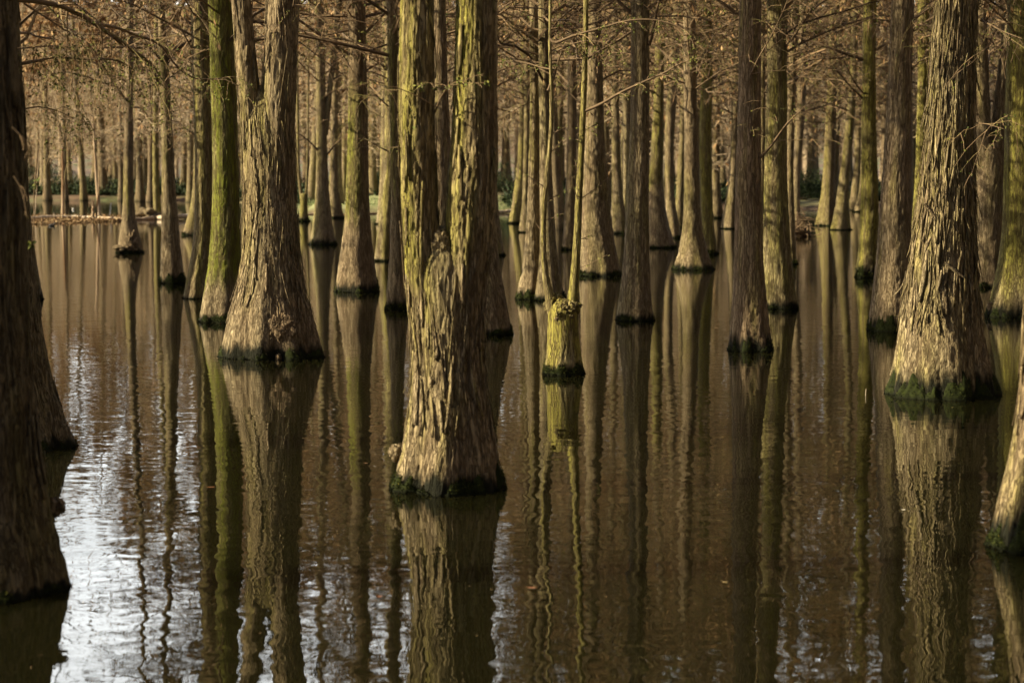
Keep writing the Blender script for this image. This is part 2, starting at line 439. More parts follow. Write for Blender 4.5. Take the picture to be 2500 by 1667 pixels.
class Stem:
    """centre line and radius against height, world x, local to base"""
    def __init__(s, a, Yt, H, seed, base=None, flute=.0, fh=.45, nl=5, flat=1., foot=True, lean=1., ft=None):
        s.Yt, s.H, s.seed = Yt, H, seed
        h, cx, r = a[:, 0].copy(), a[:, 1].copy(), a[:, 2].copy()
        s.hv = h[-1]
        if foot:
            h[0] = min(h[0], 0.0) if h[0] < .12 else 0
            h = np.concatenate([[h[0] - .6], h]); cx = np.concatenate([[cx[0]], cx]); r = np.concatenate([[r[0] * 1.12], r])
        if H > h[-1] + .3:
            k = np.searchsorted(h, h[-1] - max(.6, .35 * (h[-1] - max(h[0], 0)))); k = min(k, len(h) - 2)
            sl = (cx[-1] - cx[k]) / max(h[-1] - h[k], .2); sl = np.clip(sl * lean, -.07, .07)
            hh = np.linspace(h[-1], H, 14)[1:]
            q = (hh - h[-1]) / (H - h[-1])
            cx = np.concatenate([cx, cx[-1] + sl * (hh - h[-1]) * (1 - .4 * q) + .04 * np.sin(hh * .9 + seed)])
            r = np.concatenate([r, np.maximum(r[-1] * (1 - q) ** .85, .012)]); h = np.concatenate([h, hh])
        g = np.linspace(h[0], h[-1], 1200)
        G, Rg = np.interp(g, h, cx), np.interp(g, h, r)
        sg = max(2, int(.06 * max(1, (s.hv)) / (g[1] - g[0]))); kern = np.exp(-.5 * (np.arange(-3 * sg, 3 * sg + 1) / sg) ** 2); kern /= kern.sum()
        pad = lambda v: np.concatenate([2 * v[0] - v[1:3 * sg + 1][::-1], v, 2 * v[-1] - v[-3 * sg - 1:-1][::-1]])
        s.g, s.cx, s.r = g, np.convolve(pad(G), kern, 'valid'), np.convolve(pad(Rg), kern, 'valid')
        rr = np.random.default_rng(seed)
        s.fl, s.fh, s.ph = flute, fh, rr.uniform(0, 6.28, 4); s.nl = nl; s.flat = flat; s.ft = flat if ft is None else ft
        s.base = np.array([np.interp(0, g, s.cx), Yt, 0.0]) if base is None else np.array(base)
    def C(s, h): return np.interp(h, s.g, s.cx) - s.base[0]
    def R0(s, h): return np.maximum(np.interp(h, s.g, s.r), .006)
    def rad(s, th, h):
        e = np.exp(-np.maximum(h, 0) / s.fh)
        lob = .55 * np.abs(np.cos(s.nl / 2 * th + s.ph[0])) + .3 * np.cos((s.nl + 2) * th + s.ph[1]) + .2 * np.cos(2 * th + s.ph[2]) - .3
        r = s.R0(h)
        return r * (1 + s.fl * e * lob + .05 * pn(np.cos(th) * 1.3, np.sin(th) * 1.3, h * 1.1, s.seed))
    def pt(s, th, h, off=0.):
        r = s.rad(th, h) + off
        dy = s.Yt - s.base[1]
        return np.stack([s.C(h) + r * np.cos(th), dy + r * np.sin(th) * (s.flat + (s.ft - s.flat) * sstep(.25 * s.hv, .95 * s.hv, h)), np.broadcast_to(h, r.shape)], -1)

def stem_mesh(name, s, mb=None, w=.03, amp=.011, moss=0., m0=0., m1=9., mside=None, mhue=.0, tone=.3, wet=.05, strips=0, res=1.05, hmin=None, hmax=None, smooth_bark=False, lift=1., damp=0.):  # last argument paints an even shade into the bark colour
    mb = mb or MB()
    dpx = max(s.Yt, 6) / 1991.0
    h0 = s.g[0] if hmin is None else hmin
    hv = min(s.hv + .1, s.g[-1]); hr = min(max(.26 * s.Yt - 1.5, hv + .1), s.g[-1])
    seg = [np.arange(max(h0, -.15), hv, dpx * res * 1.6)]
    if h0 < -.15: seg.insert(0, np.array([h0, -.3]))
    if hr > hv: seg.append(np.arange(hv, hr, dpx * res * 4))
    if s.g[-1] > hr: seg.append(np.linspace(hr, s.g[-1], 24))
    hs = np.unique(np.concatenate(seg))
    if hmax is not None: hs = hs[hs <= hmax]
    R1 = float(np.median(s.R0(hs[hs < hv + .01]))) if (hs < hv).any() else .1
    nth = int(np.clip(2 * math.pi * R1 / (dpx * res), 16, 300))
    th = np.arange(nth) / nth * 2 * np.pi
    TH, Hh = np.meshgrid(th, hs)
    rr = s.R0(Hh)
    ww = np.clip(w * .72, dpx * 1.5, None)
    tw = TH + ww * .9 * pn(np.cos(TH) * R1 / ww * .35, np.sin(TH) * R1 / ww * .35, Hh / ww * .07, s.seed + 5) / R1
    px_, py_, pz_ = np.cos(tw) * R1 / ww, np.sin(tw) * R1 / ww, Hh / (ww * 14)
    n1 = pn(px_, py_, pz_, s.seed); n2 = pn(px_ * 1.9, py_ * 1.9, pz_ * 1.6, s.seed + 1); n3 = pn(px_ * .45, py_ * .45, pz_ * .8, s.seed + 2)
    n4 = pn(px_ * 1.5, py_ * 1.5, pz_ * 4.0, s.seed + 3)
    d = 0.80 * sstep(.0, .15, np.abs(n1)) + .36 * sstep(0, .17, np.abs(n2)) + .75 * n3 + .10 * n4 - .66
    if smooth_bark: d = .4 * n1 + .5 * n4
    d = d * amp * (ww / w) ** .7 * np.clip(rr / R1, .35, 1.4)
    V = s.pt(TH, Hh, d)
    nz = pn(np.cos(TH) * 2, np.sin(TH) * 2, Hh * 1.3, s.seed + 7)
    mo = np.clip(moss + nz * .9, 0, 1.3) * sstep(m0 - .25, m0 + .3, Hh + nz * .5) * (1 - sstep(m1 - .4, m1 + .4, Hh + nz * .5))
    if mside is not None: mo = mo * (.25 + .75 * sstep(-.4, .5, np.cos(TH - R(mside)) + nz * .4))
    if moss <= 0: mo = mo * 0
    we = 1 - sstep(.45, 1.25, Hh / max(wet, .01) + .9 * pn(np.cos(TH) * 8, np.sin(TH) * 8, Hh * 2, s.seed + 8))
    mb.add(V, grid_faces(len(hs), nth), moss=mo.ravel(), wet=np.maximum(we, damp).ravel(), tone=tone, mhue=mhue)  # attribute holds waterline wetness plus shade painted on the left trunks
    top = s.pt(th, np.full(nth, hs[-1])).mean(0); n0 = mb.n
    # lid
    mb.add(top + [0, 0, .01], None, moss=0, tone=tone, wet=0, mhue=mhue)
    i0 = n0 - nth
    mb.T.append(np.stack([np.arange(nth) + i0, (np.arange(nth) + 1) % nth + i0, np.full(nth, n0)], 1).astype(np.int32)); mb.mt.append(np.zeros(nth, np.int32))
    if strips:
        r = np.random.default_rng(s.seed + 9)
        hi = min(hr, s.g[-1] - .5)
        n = strips; m = 6
        t0 = np.where(r.random(n) < .8, r.uniform(math.pi * .95, 2 * math.pi * 1.02, n), r.uniform(0, 6.28, n))
        hb = r.uniform(wet * 2.5, hi, n); L = r.uniform(.16, .42, n) * np.where(r.random(n) < .2, 1.9, 1) * lift ** .5; wd = r.uniform(.004, .022, n) * np.where(r.random(n) < .12, 1.6, 1)
        q = np.linspace(0, 1, m)[None]
        slant = r.normal(0, .10, n)[:, None] * L[:, None] / R1
        hh = hb[:, None] + L[:, None] * q
        tt = t0[:, None] + slant * (q - .5)
        lo, up = (np.abs(r.normal(0, .012, n)) * np.where(r.random(n) < .12, 2.5, 1))[:, None] * lift, np.abs(r.normal(0, .007, n))[:, None] * lift
        off = .004 + lo * (1 - q) ** 2.2 + up * q ** 2.5 + r.normal(0, .0015, (n, m))
        wq = wd[:, None] * (.35 + .65 * np.sin(np.pi * np.clip(q * .85 + .12, 0, 1))) / R1
        ring = []
        for dth, do in ((-1, 0), (1, 0), (1, .005), (-1, .005)):
            ring.append(s.pt(tt + dth * wq * .5, hh, off + do + .3 * amp))
        ring = np.stack(ring, 2)          # n,m,4,3
        idx = np.arange(n * m * 4).reshape(n, m, 4); nx = np.roll(idx, -1, 2)
        Q = np.stack([idx[:, :-1], nx[:, :-1], nx[:, 1:], idx[:, 1:]], -1).reshape(-1, 4)
        caps = np.concatenate([idx[:, 0, ::-1], idx[:, -1]])
        mob = np.repeat(np.clip(moss * .6 + r.normal(0, .15, n), 0, 1) * ((hb > m0) & (hb < m1)), m * 4) if moss > 0 else 0
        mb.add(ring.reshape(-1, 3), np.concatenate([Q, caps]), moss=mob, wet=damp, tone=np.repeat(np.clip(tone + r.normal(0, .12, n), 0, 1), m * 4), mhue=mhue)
    return mb

def moss_collar(s, hc, thick, blades, seed):
    r = np.random.default_rng(seed + 77)
    R1 = float(s.R0(0.05)); dpx = s.Yt / 1991.
    nth = int(np.clip(2 * math.pi * R1 / (dpx * 1.6), 24, 220)); nv = 12
    th = np.arange(nth) / nth * 2 * np.pi
    nz = pn(np.cos(th) * R1 * 9, np.sin(th) * R1 * 9, 0, seed) + .5 * pn(np.cos(th) * R1 * 24, np.sin(th) * R1 * 24, 3, seed)
    top = hc * np.clip(.6 + 2.4 * nz + .9 * pn(np.cos(th) * 1.2, np.sin(th) * 1.2, 7, seed), .12, 1.9)
    v = np.linspace(0, 1, nv)
    Hh = -.05 + (top[None] + .05) * v[:, None]; TH = np.broadcast_to(th, Hh.shape)
    prof = np.sin(np.pi * np.clip(.22 + v * .78, 0, 1))[:, None] ** .7
    k = 30
    lum = pn(np.cos(TH) * R1 * k, np.sin(TH) * R1 * k, Hh * k, seed + 1) + .6 * pn(np.cos(TH) * R1 * k * 2.5, np.sin(TH) * R1 * k * 2.5, Hh * k * 2.5, seed + 2)
    thk = thick * np.clip(.8 + 1.2 * nz[None], .1, 2)
    off = (prof * thk) * (1 + .7 * lum) - .006 * (1 - prof)
    mb = MB()
    low = sstep(.0, .035, Hh)
    mb.add(s.pt(TH, Hh, off), grid_faces(nv, nth), tint=(np.clip(.32 + .5 * lum, 0, 1) * low).ravel())
    if blades:
        n = blades
        t = r.uniform(0, 6.28, n); j = (t / 6.2832 * nth).astype(int) % nth
        vv = r.uniform(.15, 1.0, n); h = -.05 + (top[j] + .05) * vv
        p = s.pt(t, h, np.sin(np.pi * np.clip(.22 + vv * .78, 0, 1)) ** .7 * thick * np.clip(.8 + 1.2 * nz[j], .1, 2))
        h = np.maximum(h, .004)
        d = np.stack([np.cos(t), np.sin(t), np.zeros(n)], -1) + r.normal(0, .6, (n, 3)) + [0, 0, .35]; d /= np.linalg.norm(d, axis=1)[:, None]
        e = np.cross(d, r.normal(size=(n, 3))); e /= np.linalg.norm(e, axis=1)[:, None]
        sz = (max(.011, dpx * 1.3) * r.uniform(.6, 1.7, n))[:, None]
        V = np.stack([p - e * sz * .22, p + e * sz * .22, p + d * sz], 1)
        mb.add(V.reshape(-1, 3), T=np.arange(n * 3).reshape(-1, 3), tint=np.repeat(np.clip(r.normal(.5, .25, n), 0, 1) * sstep(.0, .03, h), 3))
    return mb.mesh('moss_collar', [MOSS])

TREES = {}
_cc = {k: 0 for k in CR}
def put_crown(t, s, kind, rs, scale=1.):
    me = CR[kind][_cc[kind] % len(CR[kind])]; _cc[kind] += 1
    o = link('crown', me, t)
    a, b = s.C(4.0), s.C(15.0); sl = (b - a) / 11.0
    o.location = (a - 4.0 * sl, s.Yt - s.base[1], 0)
    o.rotation_euler = (0, math.atan(sl), 0)
    o.scale = (scale, scale, rs.uniform(.92, 1.08))
    o.matrix_basis = Matrix.Translation(o.location) @ Matrix.Rotation(math.atan(sl), 4, 'Y') @ Matrix.Rotation(rs.uniform(0, 6.28), 4, 'Z') @ Matrix.Diagonal((scale, scale, rs.uniform(.92, 1.08), 1))
    return o

def tree(key, label, rows, crown='mid', H=None, collar=None, thick=None, group=None, flute=.19, fh=.45, nl=5, flat=1., leaders=(), cs=1., lean=1., top=None, ft=None, lmoss=None, name='cypress_tree', cat='tree', **kw):
    seed = sum(ord(c) * (i + 3) for i, c in enumerate(key)) % 9973
    rs = np.random.default_rng(seed)
    Yt, a = solve(rows)
    Hh = H if H is not None else rs.uniform(16, 19)
    s = Stem(a, Yt, Hh if not leaders and top is None else a[-1, 0], seed, flute=flute, fh=fh, nl=nl, flat=flat, lean=lean, ft=ft)
    t = thing(name, label, cat, tuple(s.base), group)
    kw.setdefault('w', .022 + .018 * rs.random()); kw.setdefault('amp', .010); kw.setdefault('tone', rs.uniform(.1, .6))
    hc = collar if collar is not None else rs.uniform(.025, .10)
    kw.setdefault('wet', hc * rs.uniform(.9, 1.6)); kw.setdefault('moss', rs.uniform(.2, .6)); kw.setdefault('mhue', .2)
    mk = stem_mesh('trunk', s, **kw)
    link('trunk', mk.mesh('trunk', [BARK]), t)
    if hc > 0:
        th_ = thick if thick is not None else .010 + .007 * rs.random()
        link('moss_collar', moss_collar(s, hc, th_, int(np.clip(130000 / Yt ** 1.3, 400, 6000)), seed), t)
    lk = {k: v for k, v in kw.items() if k not in ('strips',)}
    st = [s]
    for i, lr in enumerate(leaders):
        _, la = solve(lr, Yt + rs.uniform(-.01, .01))
        ls = Stem(la, Yt, Hh, seed + 31 * (i + 1), base=s.base, foot=False)
        lk.update(lmoss or {})
        lm = stem_mesh('leader', ls, hmin=la[0, 0], wet=.0001, strips=int(kw.get('strips', 0) * .4), **{k: v for k, v in lk.items() if k != 'wet'})
        link('leader', lm.mesh('leader', [BARK]), t)
        st.append(ls)
    if crown:
        for ls in (st[1:] if leaders else st): put_crown(t, ls, crown, rs, cs if not leaders else cs * .8)
    TREES[key] = (t, s, st)
    return t, s, st

# --- left edge, in deep shade, partly painted into the bark colour
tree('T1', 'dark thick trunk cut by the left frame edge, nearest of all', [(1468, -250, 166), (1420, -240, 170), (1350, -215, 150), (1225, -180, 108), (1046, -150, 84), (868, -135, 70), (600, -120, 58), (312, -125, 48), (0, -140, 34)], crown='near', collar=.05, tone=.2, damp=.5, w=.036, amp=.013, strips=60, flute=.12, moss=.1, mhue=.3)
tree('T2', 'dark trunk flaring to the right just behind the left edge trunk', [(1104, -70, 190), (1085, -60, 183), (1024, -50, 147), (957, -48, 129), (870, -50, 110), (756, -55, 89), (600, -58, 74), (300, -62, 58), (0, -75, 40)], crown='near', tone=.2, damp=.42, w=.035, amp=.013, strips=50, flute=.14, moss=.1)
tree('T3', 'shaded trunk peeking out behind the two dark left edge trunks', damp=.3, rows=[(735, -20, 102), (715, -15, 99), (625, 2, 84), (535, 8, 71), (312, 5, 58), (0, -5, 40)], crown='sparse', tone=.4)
# --- left group
tree('T4', 'slender trunk on a knobbly burl standing alone in the open water', [(618, 286, 351), (605, 288, 349), (580, 290, 341), (560, 296, 335), (535, 300, 328), (446, 301, 325), (312, 305, 325), (0, 310, 326)], crown='sparse', moss=.55, m0=.8, m1=2.2, mside=200, mhue=.2, tone=.5, collar=.06, flute=.2)
tree('T5', 'straight slim trunk with green moss foot, left of the pale curved-foot trunk', [(692, 391, 452), (680, 393, 449), (640, 395, 443), (535, 395, 434), (446, 395, 427), (312, 394, 421), (200, 391, 415), (0, 384, 400)], crown='sparse', moss=.35, m0=1.5, m1=4.5, mside=200, mhue=.7, tone=.4, collar=.12)
tree('T6', 'pale sunlit trunk with curved foot, left of the bright green trunk', [(730, 443, 520), (715, 448, 518), (690, 454, 517), (650, 463, 516), (600, 474, 516), (535, 476, 518), (446, 477, 519), (312, 475, 519), (200, 470, 514), (0, 466, 513)], crown='mid', tone=.35, w=.03, amp=.013, flute=.2)
tree('T7', 'bright green mossy trunk beside the broad twin-stemmed trunk', [(788, 487, 602), (770, 490, 600), (735, 497, 595), (700, 503, 590), (620, 512, 587), (535, 518, 585), (446, 520, 582), (312, 519, 580), (200, 514, 576), (0, 509, 566)], crown='mid', moss=.95, m0=.55, m1=6, mhue=.95, tone=.25, collar=.10, w=.026)
t8, s8, _ = tree('T8', 'broad trunk splitting in two high up, crumbly burl on its foot', [(879, 547, 783), (860, 550, 780), (800, 560, 766), (750, 568, 754), (700, 585, 740), (600, 594, 727), (446, 598, 721), (312, 589, 720), (260, 586, 712), (235, 600, 690), (215, 618, 664), (205, 632, 648)], crown='near',
     leaders=[[(420, 603, 650), (312, 591, 640), (180, 577, 629), (100, 573, 621), (0, 565, 610), (-300, 550, 592)], [(420, 640, 715), (312, 640, 719), (180, 645, 725), (100, 647, 727), (0, 650, 731), (-300, 655, 730)]],
     w=.032, amp=.015, strips=130, tone=.42, moss=.36, m0=.8, m1=3.2, mside=190, mhue=.1, collar=.09, flat=.85, ft=.55, flute=.24, fh=.5, nl=7, H=18)
tree('T9', 'forked mid-distance trunk between the twin trunk and the green-streaked trunk', [(598, 756, 824), (585, 760, 818), (560, 764, 813), (535, 766, 809), (446, 772, 801), (357, 772, 799), (290, 772, 797), (200, 772, 794), (100, 772, 793), (0, 767, 790)], crown='mid', moss=.35, mside=190, tone=.3, flute=.3,
     )
tree('T10', 'straight trunk with a long green moss streak on its lit side', [(714, 815, 927), (700, 817, 923), (680, 822, 918), (640, 829, 912), (600, 834, 908), (535, 843, 903), (446, 846, 900), (312, 850, 898), (200, 851, 895), (0, 849, 892)], crown='mid', moss=.75, m0=1.05, m1=3.3, mside=200, mhue=.75, tone=.7, collar=.12, w=.026, flute=.14)
tree('T11', 'narrow trunk tucked against the left side of the big forked trunk', [(758, 940, 998), (740, 943, 995), (700, 947, 990), (600, 953, 985), (446, 955, 981), (312, 953, 977), (200, 948, 973), (0, 944, 970)], crown='mid', moss=.5, m0=1.6, m1=4, mhue=.8, tone=.3, collar=.13)
tree('T11B', 'mossy flared trunk half hidden behind the narrow trunk at centre left', [(638, 912, 968), (620, 914, 965), (580, 919, 964), (535, 926, 965), (446, 936, 968), (312, 940, 970), (0, 938, 965)], crown='mid', moss=.5, tone=.2, flute=.3)
tree('T11C', 'faint far trunk foot left of the mossy flared trunk', [(548, 916, 965), (520, 921, 960), (470, 927, 955), (300, 931, 950), (0, 933, 948)], crown='mid', moss=.3, flute=.3)
# --- the big forked tree
t12, s12, _ = tree('T12', 'big forked trunk in the centre foreground with mossy foot', [(1209, 953, 1229), (1195, 957, 1227), (1170, 962, 1223), (1150, 968, 1220), (1050, 993, 1206), (950, 1006, 1187), (870, 1010, 1178), (780, 1004, 1178), (700, 995, 1180), (640, 990, 1180), (610, 996, 1170), (585, 1012, 1152), (565, 1036, 1126), (550, 1062, 1096)], crown='near',
     leaders=[[(900, 1020, 1080), (780, 1004, 1085), (700, 993, 1082), (620, 984, 1076), (530, 983, 1064), (446, 981, 1063), (312, 976, 1060), (200, 975, 1060), (100, 977, 1059), (0, 979, 1058), (-300, 985, 1055)],
              [(900, 1080, 1172), (780, 1082, 1176), (700, 1083, 1179), (620, 1084, 1192), (535, 1088, 1212), (446, 1096, 1213), (357, 1104, 1213), (223, 1109, 1212), (100, 1111, 1212), (0, 1116, 1212), (-300, 1122, 1210)]],
     w=.030, amp=.014, strips=110, lmoss=dict(moss=.75, m0=1.2), moss=.34, m0=.25, m1=9, mside=190, mhue=.12, tone=.45, collar=.10, thick=.022, flat=.85, ft=.54, flute=.20, fh=.6, H=18, lift=.6)
tree('T12B', 'dark trunk behind the right flank of the big forked trunk', [(819, 1120, 1248), (805, 1124, 1246), (780, 1130, 1242), (729, 1134, 1233), (640, 1138, 1218), (500, 1142, 1206), (300, 1142, 1203), (0, 1145, 1200)], moss=0.1, crown='near', tone=.4)
tree('T12C', 'dark narrow trunk seen through the fork of the central trunk', [(790, 1030, 1128), (700, 1042, 1118), (545, 1050, 1110), (400, 1055, 1103), (200, 1062, 1092), (0, 1059, 1088)], moss=0.05, crown='near', tone=.6)
tree('T12D', 'trunk foot just right of the big forked trunk, farther back', [(625, 1160, 1231), (600, 1166, 1226), (560, 1172, 1221), (400, 1175, 1209), (0, 1172, 1204)], moss=0.2, crown='mid', tone=.4)
# --- right of centre
tree('T13', 'pale trunk with a root knee behind the lopped stump', [(732, 1254, 1326), (715, 1263, 1324), (700, 1272, 1323), (650, 1277, 1321), (600, 1281, 1319), (535, 1287, 1318), (400, 1291, 1318), (312, 1294, 1318), (200, 1294, 1317), (0, 1293, 1314)], crown='mid', moss=.4, m0=1.9, m1=4, mhue=.2, tone=.3, w=.022, flute=.25, collar=.12)
tree('T13B', 'smooth pale stem rising behind the lopped stump, darker right half', [(735, 1300, 1386), (715, 1308, 1378), (680, 1314, 1368), (600, 1318, 1358), (535, 1318, 1354), (400, 1317, 1347), (312, 1317, 1346), (200, 1315, 1345), (0, 1314, 1341)], moss=0.2, crown='mid', tone=.15, smooth_bark=True, amp=.005, collar=.08)
tree('T15', 'thick fissured trunk just right of the stump sprouts', [(675, 1414, 1520), (660, 1416, 1514), (650, 1417, 1508), (600, 1420, 1502), (535, 1421, 1491), (446, 1423, 1484), (357, 1428, 1476), (223, 1434, 1472), (100, 1436, 1470), (0, 1437, 1467)], moss=0.12, crown='mid', tone=.45, w=.035, amp=.014, flute=.18, collar=.10)
tree('T15B', 'brownish trunk in the gap between the two stump sprouts', [(611, 1373, 1401), (600, 1374, 1401), (535, 1379, 1401), (446, 1382, 1407), (312, 1385, 1408), (0, 1388, 1408)], moss=0.1, crown='mid', tone=.7)
tree('T15C', 'thin distant trunk right of the smooth pale stem', [(549, 1352, 1381), (500, 1353, 1377), (446, 1350, 1374), (357, 1354, 1374), (0, 1362, 1380)], crown='mid', tone=.3, flute=.3)
tree('T16', 'flared distant trunk behind the thick fissured trunk', [(571, 1490, 1535), (550, 1491, 1531), (500, 1493, 1523), (446, 1495, 1518), (312, 1494, 1512), (0, 1492, 1508)], crown='mid', moss=.3, flute=.3)
tree('T16B', 'thin trunk close left of the even straight trunk, farther back', [(560, 1516, 1548), (500, 1519, 1542), (400, 1520, 1538), (0, 1521, 1534)], crown='mid', moss=.3)
tree('T17', 'even straight grey-brown trunk with dark clean foot, centre right', [(784, 1503, 1596), (770, 1505, 1595), (740, 1512, 1592), (700, 1519, 1587), (600, 1524, 1584), (500, 1530, 1584), (312, 1539, 1585), (200, 1541, 1585), (0, 1541, 1586)], moss=0.12, crown='mid', tone=.25, w=.02, amp=.008, collar=.06, flute=.08)
tree('T18', 'mossy yellow-green trunk with pale flared foot, centre right', [(606, 1580, 1648), (595, 1583, 1642), (560, 1584, 1634), (500, 1584, 1622), (446, 1584, 1617), (312, 1593, 1621), (223, 1597, 1620), (0, 1604, 1626)], crown='mid', moss=.7, m0=1.4, m1=6, mhue=.35, flute=.3)
tree('T19', 'dark leaning trunk touching the mossy yellow-green trunk', [(582, 1625, 1668), (560, 1627, 1660), (500, 1626, 1648), (446, 1624, 1643), (312, 1624, 1646), (200, 1631, 1655), (0, 1644, 1663)], moss=0.15, crown='mid', tone=.5, flute=.2, lean=.4)
tree('T19B', 'slim far trunk tilting right behind the dark leaning trunk', [(558, 1645, 1671), (500, 1649, 1668), (446, 1653, 1669), (300, 1661, 1677), (0, 1669, 1684)], crown='mid', moss=.4, lean=.3)
tree('T20', 'knotty trunk with wide root-clad foot, right of centre', [(660, 1642, 1738), (648, 1647, 1733), (635, 1652, 1729), (600, 1663, 1719), (535, 1669, 1710), (446, 1671, 1707), (312, 1671, 1704), (200, 1669, 1700), (0, 1669, 1698)], crown='mid', moss=.35, m0=0, m1=2, mside=190, tone=.5, flute=.35, fh=.3, collar=.09)
tree('T21', 'lumpy yellow moss-clad trunk beside the knotty root-clad trunk', [(621, 1708, 1753), (600, 1711, 1748), (560, 1713, 1742), (446, 1709, 1738), (312, 1707, 1736), (200, 1713, 1740), (0, 1718, 1742)], crown='mid', moss=.85, mhue=.2, tone=.2)
tree('T22', 'slim dark distant trunk right of the lumpy yellow moss-clad trunk', [(533, 1733, 1768), (500, 1737, 1762), (446, 1739, 1757), (0, 1743, 1757)], crown='mid', moss=.2)
tree('T23', 'trunk leaning right with fluted foot left of the reddish trunk', [(559, 1760, 1798), (540, 1763, 1798), (500, 1770, 1799), (446, 1779, 1801), (312, 1786, 1803), (0, 1790, 1806)], moss=0.2, crown='mid', flute=.4, lean=.4, tone=.4)
tree('T24', 'straight reddish-brown trunk with three dark mossy feet, right half', [(859, 1777, 1887), (845, 1779, 1884), (830, 1780, 1881), (780, 1785, 1874), (700, 1791, 1867), (600, 1794, 1861), (446, 1796, 1858), (312, 1800, 1857), (200, 1803, 1857), (0, 1806, 1858)], moss=0.05, crown='near', tone=.85, w=.022, amp=.009, collar=.13, flute=.14)
tree('T25', 'olive trunk right behind the reddish-brown trunk', [(755, 1858, 1945), (740, 1860, 1942), (700, 1862, 1937), (650, 1863, 1934), (600, 1863, 1929), (446, 1866, 1921), (312, 1870, 1921), (200, 1874, 1921), (0, 1872, 1923)], crown='mid', moss=.5, mhue=.3, tone=.2, w=.02, amp=.008)
tree('T25B', 'thin stem in the narrow gap beside the reddish-brown trunk', [(650, 1850, 1872), (600, 1852, 1869), (300, 1856, 1868), (0, 1858, 1868)], crown='mid', moss=.3)
tree('T26', 'dark thin trunk right behind the olive trunk', [(645, 1915, 1948), (620, 1918, 1943), (446, 1919, 1937), (312, 1921, 1938), (200, 1924, 1944), (0, 1932, 1952)], crown='mid', moss=.2, tone=.4)
tree('T26B', 'dark trunk behind the brushwood heap, leaning slightly right', [(572, 1932, 1957), (520, 1934, 1954), (446, 1936, 1951), (312, 1942, 1963), (200, 1948, 1969), (0, 1953, 1974)], moss=0.1, crown='mid', tone=.4, lean=.4)
tree('T27', 'deeply fluted trunk left of the two by the water gap', [(552, 1992, 2043), (535, 1995, 2040), (500, 2003, 2038), (446, 2008, 2037), (357, 2013, 2039), (223, 2020, 2043), (0, 2027, 2043)], crown='mid', moss=.5, mside=180, mhue=.15, tone=.6, flute=.5, fh=.8, nl=6)
tree('T28', 'bowed trunk with rough foot right of the deeply fluted trunk', [(562, 2027, 2075), (545, 2031, 2074), (535, 2034, 2073), (500, 2041, 2072), (446, 2048, 2072), (357, 2059, 2081), (290, 2066, 2086), (200, 2075, 2092), (0, 2079, 2095)], crown='mid', moss=.5, tone=.3, flute=.3, lean=.5)
tree('T28B', 'slim grey trunk between the bowed trunk and the yellow mossy trunk', [(514, 2070, 2100), (490, 2075, 2097), (450, 2081, 2101), (400, 2086, 2104), (0, 2093, 2108)], crown='mid', flute=.3, tone=.5)
tree('T29', 'yellow mossy trunk with dark wet foot, left of the dark brown ridged trunk', [(678, 2088, 2137), (660, 2091, 2137), (600, 2098, 2141), (535, 2101, 2145), (446, 2104, 2143), (312, 2104, 2138), (200, 2106, 2137), (0, 2108, 2139)], crown='mid', moss=.9, mhue=.15, tone=.2, collar=.16, w=.022)
tree('T29B', 'flared foot of a far trunk left of the yellow mossy trunk', [(518, 2084, 2128), (505, 2089, 2124), (480, 2098, 2120), (400, 2102, 2118), (0, 2106, 2120)], crown='mid', flute=.4)
tree('T30', 'dark brown deeply ridged trunk left of the big shaggy trunk', [(810, 2117, 2240), (795, 2119, 2238), (780, 2121, 2236), (700, 2133, 2232), (600, 2144, 2225), (446, 2153, 2220), (312, 2164, 2223), (200, 2168, 2224), (0, 2177, 2231)], moss=0.03, crown='near', tone=.6, w=.034, amp=.014, collar=.16, flute=.1)
tree('T30B', 'yellow mossy trunk peeping between dark brown and shaggy trunks', [(662, 2212, 2270), (640, 2216, 2268), (600, 2222, 2264), (446, 2234, 2262), (312, 2238, 2264), (200, 2241, 2266), (0, 2242, 2270)], crown='mid', moss=.9, mhue=.2)
tree('T31', 'big shaggy trunk with peeling sunlit bark strips, right foreground', [(975, 2172, 2432), (955, 2178, 2428), (930, 2184, 2423), (880, 2188, 2412), (800, 2197, 2394), (700, 2217, 2383), (600, 2231, 2377), (535, 2240, 2376), (446, 2251, 2376), (312, 2266, 2376), (200, 2273, 2377), (100, 2280, 2378), (0, 2289, 2382)], crown='near', w=.03, amp=.017, strips=460, tone=.3, moss=.35, m0=.1, m1=9, mside=180, mhue=.1, collar=.15, thick=.026, flute=.18, nl=7, lift=1.5, H=18)
tree('T32', 'dark forked trunk in shade right of the big shaggy trunk', [(702, 2372, 2446), (680, 2376, 2445), (600, 2380, 2447), (446, 2385, 2452), (390, 2385, 2450), (350, 2395, 2440)], moss=0.1, crown='mid', tone=.5, w=.03, amp=.013,
     leaders=[[(480, 2390, 2430), (380, 2378, 2424), (312, 2376, 2418), (200, 2378, 2414), (0, 2384, 2408), (-200, 2388, 2408)], [(480, 2410, 2448), (380, 2416, 2452), (312, 2423, 2452), (200, 2434, 2456), (100, 2443, 2464), (0, 2460, 2480), (-200, 2480, 2497)]], lean=.3)
tree('T33', 'yellow-green mossy trunk flaring wide near the right frame edge', [(776, 2404, 2560), (755, 2412, 2555), (720, 2422, 2548), (700, 2429, 2544), (650, 2438, 2538), (600, 2445, 2534), (535, 2449, 2530), (446, 2451, 2528), (312, 2454, 2526), (200, 2456, 2525), (0, 2461, 2522)], crown='mid', moss=.85, mhue=.2, tone=.2, collar=.13, w=.022, amp=.008)
